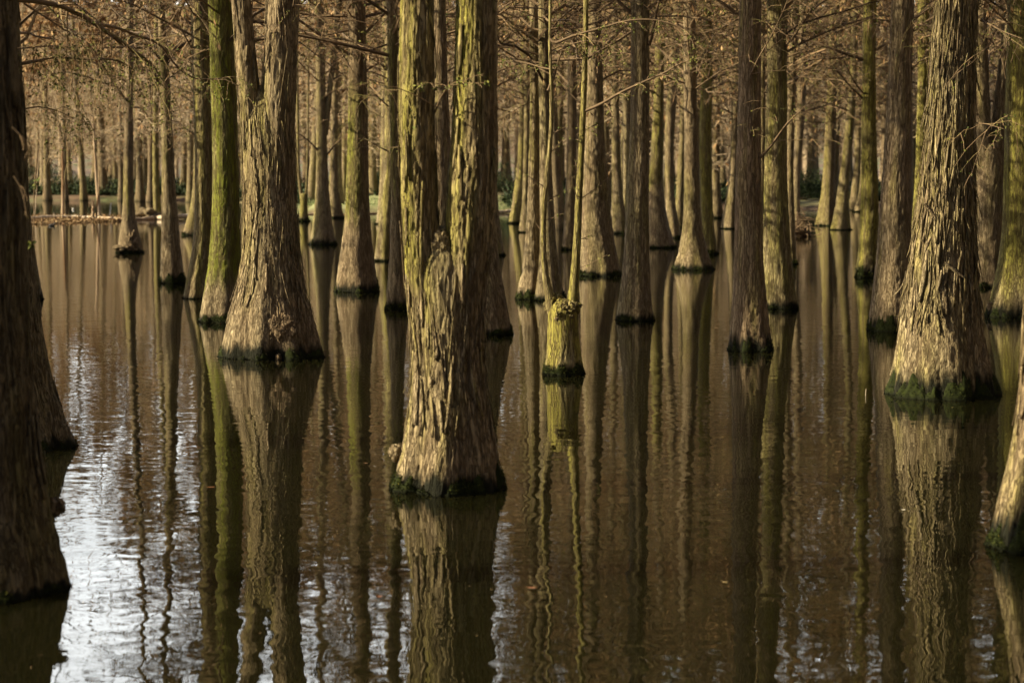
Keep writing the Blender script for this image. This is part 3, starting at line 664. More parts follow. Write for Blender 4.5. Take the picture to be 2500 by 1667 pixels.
tree('T34', 'leaning pale trunk cut by the right frame edge, near the camera', [(1352, 2422, 2674), (1330, 2425, 2669), (1290, 2427, 2664), (1250, 2435, 2664), (1180, 2457, 2669), (1100, 2475, 2676), (1000, 2488, 2682), (900, 2499, 2687), (700, 2511, 2694), (400, 2529, 2704), (0, 2549, 2714)], crown='near', tone=.75, w=.03, amp=.013, strips=120, collar=.15, thick=.03, flute=.14, moss=.12, mside=180)
# --- mid and far trees that can be told apart
tree('T40', 'mossy trunk with side limbs at the far edge left of the pale root-kneed trunk', [(546, 1243, 1286), (530, 1246, 1284), (500, 1251, 1282), (452, 1256, 1281), (401, 1264, 1282), (200, 1270, 1284), (0, 1272, 1284)], crown='mid', moss=.6, flute=.45)
tree('T41', 'slim trunk directly left of the pale root-kneed trunk', [(568, 1266, 1296), (540, 1270, 1293), (500, 1276, 1292), (300, 1280, 1293), (0, 1281, 1292)], crown='mid', moss=.4, flute=.3)
tree('T42', 'pale far trunk with split flared base right of the forked mid-distance trunk', [(533, 801, 843), (520, 803, 838), (500, 804, 832), (450, 804, 824), (410, 806, 824), (200, 812, 826), (0, 816, 827)], crown='mid', tone=.5, flute=.5)
tree('T43', 'very pale thin far trunk beside the green-streaked trunk', [(512, 831, 849), (480, 834, 846), (400, 836, 846), (0, 840, 848)], crown='far', tone=.3)
tree('T44', 'far mossy tree with bulging root mound behind the log', [(536, 376, 400), (520, 377, 392), (480, 374, 390), (440, 372, 388), (300, 373, 387), (0, 378, 389)], crown='far', moss=.6, flute=.3)
tree('T45', 'far split root foot showing left of the pale sunlit trunk', [(575, 443, 485), (560, 450, 487), (530, 462, 490), (480, 470, 492), (300, 478, 495), (0, 482, 496)], crown='mid', flute=.5, nl=7, tone=.6)

# ------------------------------------------------------------------ details on single trees
def burl(key, c_px, rad, seed, name='burl', rough=.5, flakes=0, n=34, tone=.6, wet=.0, dy=-.0, moss=0):
    t, s, st = TREES[key]
    x, y = c_px
    p = at(x, y, s.Yt)
    h = p.z; lx = p.x - s.base[0]
    r = float(s.R0(h)); dxc = lx - float(s.C(h))
    front = math.sqrt(max(r * r - dxc * dxc, 0)) * s.flat
    c = np.array([lx, (s.Yt - s.base[1]) - front * .92 + dy, h])
    mb = MB(); V, Q = lump(c, rad, seed, rough, n, 2.6)
    mb.add(V, Q, tone=tone, moss=moss, wet=wet, mhue=0)
    if flakes:
        rr = np.random.default_rng(seed)
        d = rr.normal(size=(flakes, 3)); d[:, 1] = -np.abs(d[:, 1]); d /= np.linalg.norm(d, axis=1)[:, None]
        b = c + d * np.array(rad) * rr.uniform(.85, 1.05, flakes)[:, None]
        e = rr.normal(size=(flakes, 3)); e /= np.linalg.norm(e, axis=1)[:, None]
        f = np.cross(e, d); f /= np.linalg.norm(f, axis=1)[:, None] + 1e-6
        sz = rr.uniform(.008, .026, flakes)[:, None]
        tip = b + d * sz * .8 + e * sz * .9
        Vv = np.stack([b - f * sz * .16 - e * sz * .4, b + f * sz * .16 - e * sz * .4, tip + f * sz * .1, tip - f * sz * .1], 1)
        mb.add(Vv.reshape(-1, 3), np.arange(flakes * 4).reshape(-1, 4), tone=np.repeat(rr.random(flakes), 4), moss=0, wet=0, mhue=0)
    return link(name, mb.mesh(name, [BARK]), t)

burl('T8', (693, 808), (.17, .055, .19), 5, rough=.32, flakes=900, n=60, tone=.8, dy=.02)
burl('T8', (660, 862), (.025, .03, .06), 6, 'root_knob', tone=.3, n=16, rough=.3)
burl('T8', (690, 866), (.03, .03, .05), 7, 'root_knob', tone=.6, n=16, rough=.3)
burl('T4', (324, 590), (.15, .10, .24), 8, rough=.45, flakes=500, tone=.7, dy=.03)
burl('T4', (310, 605), (.27, .18, .08), 9, 'root_knob', rough=.45, tone=.6, dy=.06)
burl('T1', (120, 1246), (.05, .05, .045), 10, 'knot', rough=.4, tone=.5, n=20, dy=.10)
burl('T12', (1076, 590), (.055, .03, .07), 11, 'crotch_burl', rough=.35, flakes=50, tone=.4, n=40, dy=.035, moss=.2)
burl('T12', (972, 1108), (.06, .05, .055), 12, 'root_knob', rough=.35, tone=.3, n=20, dy=.05)
burl('T12', (1056, 925), (.018, .03, .035), 13, 'knot', rough=.4, tone=.4, n=18, dy=.012)
burl('T33', (2417, 750), (.06, .05, .09), 14, 'root_knob', rough=.3, tone=.6, n=18)
burl('T34', (2490, 1325), (.04, .05, .06), 15, 'root_knob', rough=.3, tone=.8, n=18)
burl('T9', (795, 575), (.08, .10, .14), 16, rough=.35, tone=.5)
burl('T44', (362, 530), (.55, .4, .28), 17, 'root_mound', rough=.6, tone=.3)

# second limb of the forked mid-distance trunk
t9, s9, _ = TREES['T9']
_, la = solve([(330, 782, 800), (290, 788, 803), (200, 802, 815), (100, 812, 826), (0, 822, 836), (-300, 850, 862)], s9.Yt)
ls = Stem(la, s9.Yt, 16, 909, base=s9.base, foot=False)
link('leader', stem_mesh('leader', ls, hmin=la[0, 0], wet=.0001, moss=.3, tone=.3).mesh('leader', [BARK]), t9)

# lopped stump with two upright sprouts
tS, sS, _ = tree('T14', 'lopped mossy yellow stump sprouting two tall thin stems', [(917, 1326, 1424), (900, 1329, 1421), (880, 1333, 1419), (840, 1336, 1414), (780, 1337, 1410), (755, 1336, 1412), (738, 1342, 1408), (728, 1362, 1392)], crown=None, top=1, name='lopped_stump', cat='stump',
     moss=1.3, m0=.10, m1=3, mhue=.0, tone=.0, w=.016, amp=.007, flute=.12, fh=.25, collar=.10, flat=.9)
burl('T14', (1356, 734), (.075, .075, .068), 20, 'stump_head', rough=.45, flakes=60, n=40, tone=.0, dy=.05, moss=.7)
burl('T14', (1386, 747), (.085, .065, .055), 21, 'stump_head', rough=.5, flakes=40, n=40, tone=.3, dy=.02, moss=.6)
for i, (x, y, rr_, dy_) in enumerate(((1344, 752, .05, .06), (1402, 756, .052, .06), (1371, 743, .062, .03), (1334, 744, .03, .10), (1413, 748, .03, .10), (1364, 764, .035, .0), (1393, 770, .03, .0))):
    burl('T14', (x, y), (rr_, rr_ * .8, rr_ * .85), 120 + i, 'stump_head', rough=.5, flakes=8, n=24, tone=.1, dy=dy_, moss=.9 if i % 3 else .5)
burl('T14', (1361, 776), (.026, .02, .02), 22, 'knot', rough=.7, n=16, tone=.8)
burl('T14', (1408, 752), (.04, .06, .03), 23, 'cut_limb', rough=.4, n=16, tone=.6, dy=.10)
def sprout(rows, H, seed, **kw):
    _, la = solve(rows, sS.Yt)
    q = Stem(la, sS.Yt, H, seed, base=sS.base, foot=False)
    mk = stem_mesh('sprout', q, hmin=la[0, 0], wet=.0001, smooth_bark=True, amp=.008, w=.012, **kw)
    link('sprout', mk.mesh('sprout', [BARK]), tS)
    return q
q1 = sprout([(775, 1338, 1372), (755, 1335, 1362), (740, 1331, 1352), (722, 1325, 1342), (700, 1321, 1336), (645, 1319, 1332), (600, 1319, 1331), (491, 1320, 1332), (446, 1327, 1340), (400, 1333, 1345), (357, 1338, 1350), (321, 1340, 1352), (290, 1347, 1358), (260, 1346, 1356), (223, 1341, 1350), (100, 1337, 1345), (0, 1340, 1347), (-250, 1346, 1352)], 6.5, 41, moss=.5, tone=.2, mhue=.1)
q2 = sprout([(780, 1376, 1412), (758, 1380, 1412), (738, 1385, 1411), (712, 1391, 1412), (667, 1395, 1415), (600, 1399, 1419), (513, 1403, 1421), (446, 1406, 1422), (379, 1412, 1427), (304, 1415, 1430), (200, 1420, 1434), (67, 1424, 1437), (0, 1425, 1437), (-250, 1428, 1438)], 7.0, 42, moss=.85, tone=.2, mhue=.1)
YS = sS.Yt
for q, sd in ((q1, 301), (q2, 302)):
    rr = np.random.default_rng(sd)
    for k in range(9):
        h = rr.uniform(1.0, 3.7); a_ = rr.uniform(0, 6.28); L = rr.uniform(.05, .4)
        p0 = np.array([float(q.C(h)) + sS.base[0], sS.Yt, h]); d = np.array([math.cos(a_), math.sin(a_) * .6, rr.uniform(.2, .9)]); d /= np.linalg.norm(d)
        main_branch('shoot', tS, sS.base, [p0, p0 + d * L * .5, p0 + d * L + [0, 0, .05 * L]], rr.uniform(.003, .006), .0018, sd + k, 3 if L > .15 else 0, .12, 2, .1, bud=24, droop=.3)
def pxs(lst, Y0, Y1=None):
    n = len(lst); Y1 = Y0 if Y1 is None else Y1
    return [at(x, y, Y0 + (Y1 - Y0) * i / max(n - 1, 1)) for i, (x, y) in enumerate(lst)]
main_branch('branch', tS, sS.base, pxs([(1424, 273), (1450, 263), (1477, 250), (1504, 232), (1530, 219), (1566, 203), (1602, 187), (1633, 174), (1651, 158), (1691, 145), (1712, 142)], YS, YS - .5), .017, .004, 1, 12, .34, 4, rt=.0022, bud=420, droop=.45, up=.05)
main_branch('branch', tS, sS.base, pxs([(1338, 222), (1347, 200), (1356, 178), (1362, 150), (1372, 125), (1382, 118)], YS), .014, .006, 2, 4, .2, 3, bud=60)
main_branch('branch', tS, sS.base, pxs([(1342, 95), (1355, 112), (1379, 94), (1410, 85), (1450, 74), (1486, 65), (1512, 54), (1548, 48), (1593, 47), (1629, 54), (1664, 67), (1687, 85), (1695, 116)], YS, YS - .4), .016, .003, 3, 14, .36, 4, rt=.0022, bud=520, droop=.4, up=.05)
main_branch('branch', tS, sS.base, pxs([(1356, 172), (1320, 165), (1290, 155), (1250, 148), (1215, 150)], YS, YS + .4), .008, .003, 4, 8, .3, 4, bud=260, droop=.4)
main_branch('branch', tS, sS.base, pxs([(1360, 125), (1395, 108), (1430, 100), (1470, 102), (1500, 118), (1530, 140)], YS, YS - .3), .008, .0025, 5, 8, .3, 4, bud=260, droop=.6)
main_branch('branch', tS, sS.base, pxs([(1408, 330), (1435, 315), (1462, 300)], YS), .005, .0025, 6, 4, .16, 3, bud=60)

# big arching limbs from the shaded left trunks
tA, sA, _ = TREES['T2']
main_branch('limb', tA, sA.base, pxs([(20, -2), (58, 0), (134, 9), (187, 31), (232, 58), (286, 98), (330, 129), (357, 147), (376, 172), (388, 205)], sA.Yt, sA.Yt + 1.2), .021, .010, 11, 16, .7, 6, .3, bud=900, droop=.7, up=-.1, hang=.3)
main_branch('limb', tA, sA.base, pxs([(226, 54), (250, 62), (286, 67), (326, 85), (393, 103), (424, 160), (469, 193), (510, 195), (558, 190)], sA.Yt + .5, sA.Yt + 1.6), .014, .004, 12, 14, .5, 5, .3, bud=600, droop=.7)
main_branch('limb', tA, sA.base, pxs([(36, 158), (70, 153), (103, 147), (134, 138), (201, 145), (268, 143), (304, 154), (328, 174)], sA.Yt, sA.Yt + .9), .014, .005, 13, 14, .7, 6, .3, bud=700, droop=.7, hang=.4)
main_branch('limb', tA, sA.base, pxs([(60, 10), (110, 42), (160, 75), (205, 97)], sA.Yt - .3, sA.Yt + .2), .008, .003, 14, 10, .7, 6, .3, bud=600, droop=.9, hang=.6)
main_branch('limb', tA, sA.base, pxs([(34, 120), (80, 116), (130, 112), (170, 122)], sA.Yt - .3, sA.Yt + .2), .006, .003, 15, 9, .6, 6, .3, bud=500, droop=1., hang=.8)
main_branch('limb', tA, sA.base, pxs([(50, 268), (95, 260), (140, 270), (180, 290)], sA.Yt, sA.Yt + .3), .006, .0025, 16, 8, .5, 5, .3, bud=300, droop=.8, hang=.6)
tB, sB, _ = TREES['T1']
main_branch('twig_spray', tB, sB.base, pxs([(30, 310), (55, 335), (70, 350)], sB.Yt - .25), .004, .002, 17, 3, .1, 2, bud=0)
main_branch('twig_spray', tB, sB.base, pxs([(34, 430), (50, 455), (60, 490), (66, 530)], sB.Yt - .25), .004, .002, 18, 2, .08, 2, bud=0)
main_branch('twig_spray', tB, sB.base, pxs([(93, 366), (88, 420), (83, 470), (84, 530), (78, 600)], sB.Yt + 1), .004, .002, 19, 2, .06, 2, bud=60)
for key, lst, r0, sd, ns in (
    ('T24', [(1853, 388), (1880, 360), (1920, 303), (1950, 275), (1985, 240)], .016, 21, 8),
    ('T24', [(1812, 214), (1835, 180), (1850, 145), (1880, 95), (1912, 30), (1930, -20)], .014, 22, 8),
    ('T25', [(1908, 120), (1935, 95), (1960, 55), (1985, 20), (2010, -10)], .02, 23, 9),
    ('T17', [(1583, 110), (1592, 85), (1600, 40), (1612, -10), (1620, -80)], .032, 24, 6),
    ('T30', [(2220, 55), (2245, 38), (2275, 15), (2300, -5)], .018, 25, 5),
    ('T30', [(2226, 168), (2245, 150), (2270, 138)], .016, 26, 5),
    ('T31', [(2395, 50), (2425, 65), (2450, 78), (2495, 95)], .010, 27, 8),
    ('T31', [(2376, 300), (2410, 303), (2450, 315)], .006, 28, 5),
    ('T10', [(850, 75), (800, 85), (760, 92), (735, 105)], .018, 29, 10),
    ('T10', [(895, 40), (920, 45), (945, 58)], .014, 30, 6),
    ('T11', [(948, 260), (925, 240), (905, 222)], .012, 31, 5),
    ('T11', [(948, 370), (928, 360), (900, 345)], .012, 32, 5),
    ('T6', [(475, 130), (455, 95), (430, 50), (415, 0)], .016, 33, 8),
    ('T6', [(475, 330), (450, 312), (425, 290)], .010, 34, 6),
    ('T8', [(725, 10), (715, 20), (722, -20), (735, -60)], .012, 35, 5),
    ('T12', [(1062, 275), (1075, 240), (1100, 200)], .007, 36, 4),
    ('T13', [(1302, 120), (1270, 85), (1245, 60), (1225, 45)], .012, 37, 9),
    ('T13', [(1300, 248), (1275, 258), (1250, 275), (1225, 290)], .009, 38, 8),
    ('T9', [(780, 372), (755, 345), (735, 330), (722, 325)], .03, 39, 6),
    ('T9', [(797, 380), (820, 350), (845, 330)], .03, 40, 8),
    ('T20', [(1703, 180), (1720, 140), (1740, 110), (1770, 95)], .02, 41, 8),
    ('T29', [(2108, 230), (2085, 200), (2065, 160), (2050, 120)], .018, 42, 10),
    ('T29', [(2105, 240), (2070, 205), (2040, 170), (2005, 165)], .02, 43, 8),
):
    t, s, _ = TREES[key]
    rr = np.random.default_rng(sd)
    main_branch('branch', t, s.base, pxs(lst, s.Yt - .05, s.Yt - rr.uniform(.1, .9)), r0, r0 * .25, sd, ns, .6 + .012 * s.Yt, 5, .3, rt=.0018 + .00004 * s.Yt, bud=160, droop=.35)

# shred of torn bark across the shaggy trunk
t31, s31, _ = TREES['T31']
for i, lst in enumerate(([(2308, 642), (2330, 660), (2355, 678)], [(2258, 498), (2272, 515), (2287, 535)], [(2272, 580), (2264, 596), (2260, 612)], [(2300, 660), (2294, 690), (2290, 705)])):
    P = np.array([tuple(at(x, y, s31.Yt - float(s31.R0(1.)) * 1.02 - .01)) for x, y in lst]) - s31.base
    mb = MB(); V, Q = tubes(P[None], np.array([[.012, .017, .007]]), 5); mb.add(V, Q, tone=.3, moss=0, wet=0, mhue=0)
    link('torn_bark_strip', mb.mesh('torn_bark_strip', [BARK]), t31)

# ------------------------------------------------------------------ far lopped tree, snags, log, mat, birds, floating bits
tF, sF, _ = tree('T50', 'far lopped trunk with two upright stems, left of the forked mid-distance trunk', [(541, 729, 754), (530, 731, 752), (500, 733, 750), (480, 732, 751), (472, 733, 749)], crown=None, top=1, name='lopped_stump', cat='stump', moss=.9, m0=.1, mhue=.2, tone=.3, collar=.12)
for lr, sd in (([(490, 733, 742), (470, 729, 738), (440, 726, 734), (400, 724, 732), (200, 722, 729), (0, 720, 726)], 61), ([(490, 742, 751), (470, 743, 751), (440, 746, 753), (400, 748, 754), (200, 750, 755), (0, 752, 757)], 62)):
    _, la = solve(lr, sF.Yt); q = Stem(la, sF.Yt, 11, sd, base=sF.base, foot=False)
    link('sprout', stem_mesh('sprout', q, hmin=la[0, 0], wet=.0001, smooth_bark=True, amp=.004, moss=.4).mesh('sprout', [BARK]), tF)

def snag(name, label, cat, p0, p1, w0, w1, seed, mat=PALEWOOD, tint=.6, broken=True):
    b = on_water(*p0); a = at(p1[0], p1[1], b.y)
    n = 18; q = np.linspace(-.08, 1, n); r = np.random.default_rng(seed)
    P = np.array(b)[None] * 0 + (np.array(a) - np.array(b))[None] * q[:, None]
    P[:, :2] += np.cumsum(r.normal(0, .012, (n, 2)), 0)
    rad = (w0 + (w1 - w0) * np.clip(q, 0, 1)) / 2 / FPX * b.y * (1 + .13 * r.normal(size=n))
    mb = MB(); V, Q = tubes(P[None], rad[None], 9)
    tn = np.clip(tint + .35 * r.normal(size=n).cumsum() / 3, 0, 1)
    mb.add(V, Q, tint=np.repeat(tn, 9))
    top = P[-1]
    for k in range(4 if broken else 1):      # splintered end
        tp = np.stack([top - [0, 0, rad[-1] * 2], top + [r.normal(0, rad[-1] * .4), r.normal(0, rad[-1] * .4), rad[-1] * r.uniform(.6, 4 if broken else .6)]])[None]
        V, Q = tubes(tp, np.array([[rad[-1] * .75, rad[-1] * .12]]), 5); mb.add(V, Q, tint=tint)
    return tag(link(name, mb.mesh(name, [mat]), None, tuple(b)), label, cat)

snag('dead_snag', 'bleached dead snag standing left of the leaning one on the log', 'dead tree', (153, 533), (153, 362), 8.5, 6, 71)
snag('dead_snag', 'bleached dead snag leaning left above the floating log', 'dead tree', (244, 529), (225, 285), 9, 5, 72)
snag('broken_post', 'short broken post at the foot of the leaning bleached snag', 'post', (229.5, 536), (230, 500), 7.5, 7, 73, tint=.35)
snag('broken_post', 'thin mossy pole behind the short broken post', 'post', (234, 536), (237, 415), 4.5, 3, 76, tint=.15)
snag('stake', 'thin white stake standing upright by the floating log', 'stake', (267, 529), (270.5, 496), 3.0, 2.6, 74, mat=plain('white_paint', (.72, .72, .70)), broken=False)
snag('thin_pole', 'thin pale leaning pole near the dark left trunk', 'dead tree', (84, 533), (92, 370), 3.2, 2.4, 75, tint=.5)
for i, (x, y0, y1, wd) in enumerate(((132, 532, 523, 3.5), (137.5, 533, 526, 3.0), (252, 531, 522, 2.6))):
    snag('log_stub', ['taller pale peg on the floating log, left of a shorter one', 'shorter pale peg on the floating log, beside a taller one', 'dark peg on the floating log near the white stake'][i], 'peg', (x, y0), (x, y1), wd, wd * .8, 80 + i, tint=[.8, .6, .05][i])

def log(label, pts, w, seed):
    P = np.array([tuple(on_water(x, y)) for x, y in pts]); P[:, 2] = .03
    n = 60; s = np.linspace(0, len(P) - 1, n)
    Pd = np.stack([np.interp(s, np.arange(len(P)), P[:, i]) for i in range(3)], -1)
    r = np.random.default_rng(seed); c = Pd.mean(0) * [1, 1, 0]
    Pd[:, 2] += .02 * np.cumsum(r.normal(size=n)) / 3
    rad = w * (1 + .15 * np.interp(np.arange(n), np.arange(0, n, 4), r.normal(size=len(np.arange(0, n, 4))))); rad[0] *= .4; rad[-1] *= .4
    mb = MB(); V, Q = tubes((Pd - c)[None], rad[None], 12); mb.add(V, Q, tint=np.clip(.25 + .25 * np.repeat(r.normal(size=n).cumsum() / 4, 12) + .35 * (V[:, 2] > .05), 0, 1))
    return tag(link('floating_log', mb.mesh('floating_log', [PALEWOOD]), None, tuple(c)), label, 'log')
log('long floating log with pale top lying across the far left water', [(62, 537), (110, 535.5), (180, 534.5), (260, 535.5), (330, 537)], .07, 90)
log('reddish floating log right of the burl-footed trunk', [(318, 538), (380, 536), (420, 537), (470, 534)], .09, 91)
log('thin log on the shore water left of the green-streaked trunk', [(715, 526), (770, 524), (835, 524), (880, 524), (925, 522)], .05, 92)
log('reddish log lying at the lawn edge right of the big forked trunk', [(1205, 522), (1235, 521), (1262, 520)], .07, 93)

def scatter_mat(name, label, cat, quad, n, size, mat, seed, kind='stuff', zmax=.05, upright=.4):
    r = np.random.default_rng(seed)
    u, v = r.random(n), r.random(n)
    x = quad[0] + (quad[1] - quad[0]) * u; yy = quad[2](x) + (quad[3](x) - quad[2](x)) * v
    P = np.array([tuple(on_water(a, b)) for a, b in zip(x, yy)]); P[:, 2] = r.uniform(.0, zmax, n)
    d = r.normal(size=(n, 3)); d[:, 2] = np.abs(d[:, 2]) * upright; d /= np.linalg.norm(d, axis=1)[:, None]
    e = np.cross(d, r.normal(size=(n, 3))); e /= np.linalg.norm(e, axis=1)[:, None]
    sz = (size * r.uniform(.5, 1.5, n))[:, None]
    V = np.stack([P - e * sz * .2, P + e * sz * .2, P + d * sz + e * sz * .1, P + d * sz - e * sz * .1], 1)
    c = P.mean(0) * [1, 1, 0]
    mb = MB(); mb.add(V.reshape(-1, 3) - c, np.arange(n * 4).reshape(-1, 4), tint=np.repeat(r.random(n), 4))
    return tag(link(name, mb.mesh(name, [mat]), None, tuple(c)), label, cat, kind=kind)
scatter_mat('floating_litter', 'rusty mat of fallen needles floating before the long log', 'leaf litter', (60, 300, lambda x: np.interp(x, [60, 150, 300], [536, 537, 538]), lambda x: np.interp(x, [60, 150, 300], [549, 546, 540])), 3800, .09, LITTER, 94)
scatter_mat('log_grass', 'dry yellow grass tufts along the top of the long log', 'dry grass', (62, 330, lambda x: 533 + 0 * x, lambda x: 535.5 + 0 * x), 900, .13, LITTER, 95, upright=1.2)

def bird(label, p, size, col, seed, heading=1):
    b = on_water(*p)
    mb = MB()
    V, Q = lump((0, 0, size * .28), (size, size * .5, size * .42), seed, .1, 14); mb.add(V, Q, tint=0)
    nk = np.array([[[heading * size * .7, 0, size * .3], [heading * size * .95, 0, size * .75], [heading * size * 1.0, 0, size * 1.0]]])
    V, Q = tubes(nk, np.array([[size * .22, size * .15, size * .15]]), 8); mb.add(V, Q)
    V, Q = lump((heading * size * 1.05, 0, size * 1.1), (size * .26, size * .2, size * .2), seed + 1, .05, 10); mb.add(V, Q)
    bk = np.array([[[heading * size * 1.2, 0, size * 1.1], [heading * size * 1.6, 0, size * 1.02]]])
    V, Q = tubes(bk, np.array([[size * .08, size * .02]]), 5); mb.add(V, Q, mat=1)
    tl = np.array([[[-heading * size * .8, 0, size * .35], [-heading * size * 1.25, 0, size * .55]]])
    V, Q = tubes(tl, np.array([[size * .22, size * .06]]), 6); mb.add(V, Q)
    return tag(link('water_bird', mb.mesh('water_bird', [plain('feather', col), plain('beak', (.7, .66, .55))]), None, tuple(b)), label, 'bird')
bird('small dark water bird swimming before the rusty needle mat', (126, 552), .10, (.012, .012, .014), 96)
tag(link('float', (lambda m: (m.add(*lump((0, 0, .03), (.055, .055, .05), 97, .1, 12)), m.mesh('float', [plain('white_float', (.8, .8, .78))]))[1])(MB()), None, tuple(on_water(179, 512))), 'tiny white float on the dark water behind the log', 'float')

def flat_leaf(label, p, L, W, ang, col, cat='leaf', name='floating_leaf', curl=.12):
    b = on_water(*p); n = 9
    q = np.linspace(-1, 1, n); wv = W * np.clip(1 - q ** 2, .02, 1) ** .7
    rows_ = []
    for j, sx in enumerate((-1, -.5, 0, .5, 1)):
        rows_.append(np.stack([q * L, sx * wv, .006 + curl * L * (sx ** 2) * .5 + curl * L * .5 * q ** 2], -1))
    G = np.stack(rows_, 1)
    c, s_ = math.cos(ang), math.sin(ang)
    G = np.stack([G[..., 0] * c - G[..., 1] * s_, G[..., 0] * s_ + G[..., 1] * c, G[..., 2]], -1)
    ix = np.arange(n * 5).reshape(n, 5)
    Q = np.stack([ix[:-1, :-1], ix[1:, :-1], ix[1:, 1:], ix[:-1, 1:]], -1).reshape(-1, 4)
    mb = MB(); mb.add(G.reshape(-1, 3), Q)
    mb.add(G.reshape(-1, 3) + [0, 0, -.003], Q[:, ::-1])
    mb.add(*tubes(np.array([[[-L * c, -L * s_, .008], [-L * 1.35 * c, -L * 1.35 * s_, .012]]]), np.array([[.0012, .0007]]), 4))
    return tag(link(name, mb.mesh(name, [plain('leaf_' + name, col)]), None, tuple(b)), label, cat)
flat_leaf('orange-red leaf floating right of the big forked trunk reflection', (1298, 1437), 0.0225, 0.0090, -.2, (.32, .13, .06))
flat_leaf('small rust leaf floating below the bright green trunk', (515, 1191), 0.0255, 0.0067, .05, (.36, .15, .05))
flat_leaf('small orange leaf floating left of the big forked trunk reflection', (927, 1458), 0.0120, 0.0060, .1, (.40, .14, .04))
flat_leaf('pale yellow leaf floating in the lower right reflections', (1770, 1423), 0.0150, 0.0067, -.5, (.45, .33, .14))
flat_leaf('white petal floating left of the shaggy trunk reflection', (2206, 1246), 0.0120, 0.0083, .2, (.82, .78, .68), 'petal', 'floating_petal')
flat_leaf('tiny brown leaf floating between green-streaked and narrow trunks', (893, 1132), 0.0135, 0.0053, 0, (.40, .22, .10))
r = np.random.default_rng(101); mb = MB(); n = 420
q = np.stack([r.uniform(20, 2480, n), 640 + 1010 * r.random(n)], 1)
P = np.array([tuple(on_water(a, b_)) for a, b_ in q]); P[:, 2] = .003
a_ = r.uniform(0, 6.28, n); d = np.stack([np.cos(a_), np.sin(a_), .1 * r.normal(size=n)], 1); e = np.stack([-np.sin(a_), np.cos(a_), 0 * a_], 1)
sz = r.uniform(.002, .008, n)[:, None]
V = np.stack([P - d * sz - e * sz * .3, P + d * sz - e * sz * .2, P + d * sz + e * sz * .25, P - d * sz + e * sz * .3], 1)
mb.add(V.reshape(-1, 3), np.arange(n * 4).reshape(-1, 4), tint=np.repeat(r.random(n), 4))
tag(link('floating_debris', mb.mesh('floating_debris', [LITTER])), 'tiny needles and specks drifting on the water', 'debris', kind='stuff')
b = on_water(2113, 966); mb = MB()
mb.add(*tubes(np.array([[[0, 0, -.05], [.002, 0, .04], [.006, .004, .062]]]), np.array([[.003, .0028, .0015]]), 6), tint=.9)
tag(link('reed_stub', mb.mesh('reed_stub', [PALEWOOD]), None, tuple(b)), 'thin pale reed stub poking out of the water', 'reed')

# heap of dead brushwood
r = np.random.default_rng(98); b = on_water(1944, 577); mb = MB(); n = 150
o = r.normal(0, 1, (n, 3)) * [.22, .25, .0]; o[:, 2] = np.abs(r.normal(0, .35, n))
d = r.normal(size=(n, 3)); d[:, 2] *= .5; d /= np.linalg.norm(d, axis=1)[:, None]
L = r.uniform(.25, .75, n)[:, None]
P = np.stack([o - d * L * .5, o + r.normal(0, .03, (n, 3)), o + d * L * .5], 1); P[..., 2] = np.abs(P[..., 2])
mb.add(*tubes(P, np.repeat(r.uniform(.004, .014, n)[:, None], 3, 1) * [1, .9, .5], 4), tint=np.repeat(r.uniform(.1, .6, n), 12))
V, Q = lump((0, .1, .05), (.38, .3, .22), 99, .6, 18); mb.add(V, Q, tint=.0)
tag(link('brushwood_heap', mb.mesh('brushwood_heap', [TWIG]), None, tuple(b)), 'heap of dead reddish brushwood at a dark trunk by the water gap', 'brushwood')

# ------------------------------------------------------------------ trees beyond, one of a kind shared by many
def generic_trunk(seed, H, r0, foot, nth=18, nz=44):
    a = np.array([[0, 0, r0 * foot], [.25, 0, r0 * (1 + (foot - 1) * .6)], [.7, 0, r0 * (1 + (foot - 1) * .25)], [1.6, .02, r0 * 1.02], [4, .03, r0 * .92], [9, .0, r0 * .66]])
    s = Stem(a, 0, H, seed, flute=.28, fh=.7, nl=6); s.hv = 9; 
    th = np.arange(nth) / nth * 2 * np.pi
    hs = np.concatenate([np.linspace(-.6, 2, 20), np.linspace(2.2, H, nz - 20)])
    TH, Hh = np.meshgrid(th, hs)
    mb = MB(); nz_ = pn(np.cos(TH) * 2, np.sin(TH) * 2, Hh * .8, seed)
    V = s.pt(TH, Hh, .012 * pn(np.cos(TH) * 6, np.sin(TH) * 6, Hh * 1.2, seed))
    mb.add(V, grid_faces(len(hs), nth), moss=np.clip(.25 + nz_, 0, 1).ravel() * (seed % 3 > 0) * (.4 + .3 * (seed % 3)), wet=(1 - sstep(.03, .12, Hh)).ravel(), tone=.2 + .12 * (seed % 5), mhue=.15)
    return mb.mesh('far_trunk', [BARK])
GT = [generic_trunk(500 + i, 17 + i % 4, .175 + .018 * (i % 4), 1.5 + .2 * (i % 3)) for i in range(8)]
gi = [0]
placed = [tuple(s.base[:2]) for _, s, _ in TREES.values()]
def far_tree(x, y, label, group, kind, rs, z=0., sc=1., sr=None, crown=True):
    t = thing('cypress_tree', label, 'tree', (x, y, z), group)
    gi[0] += 1; k = gi[0]
    o = link('trunk', GT[k % len(GT)], t); wr = sr if sr else rs.uniform(.6, 1.3)
    o.scale = (wr, wr, sc); ang = rs.uniform(0, 6.28); o.rotation_euler = (0, 0, ang)
    if crown:
        kk = CR[kind]; o = link('crown', kk[k % len(kk)], t)
        zz = rs.uniform(.85, 1.1); o.scale = (sc * rs.uniform(.75, 1.15), sc * rs.uniform(.75, 1.15), sc * zz); o.location = (0, 0, rs.uniform(-1.3, 2.2)); o.rotation_euler = (0, 0, rs.uniform(0, 6.28))
    t.rotation_euler = (rs.normal(0, .015), rs.normal(0, .032), 0)
    placed.append((x, y))
    return t
rs = np.random.default_rng(21)
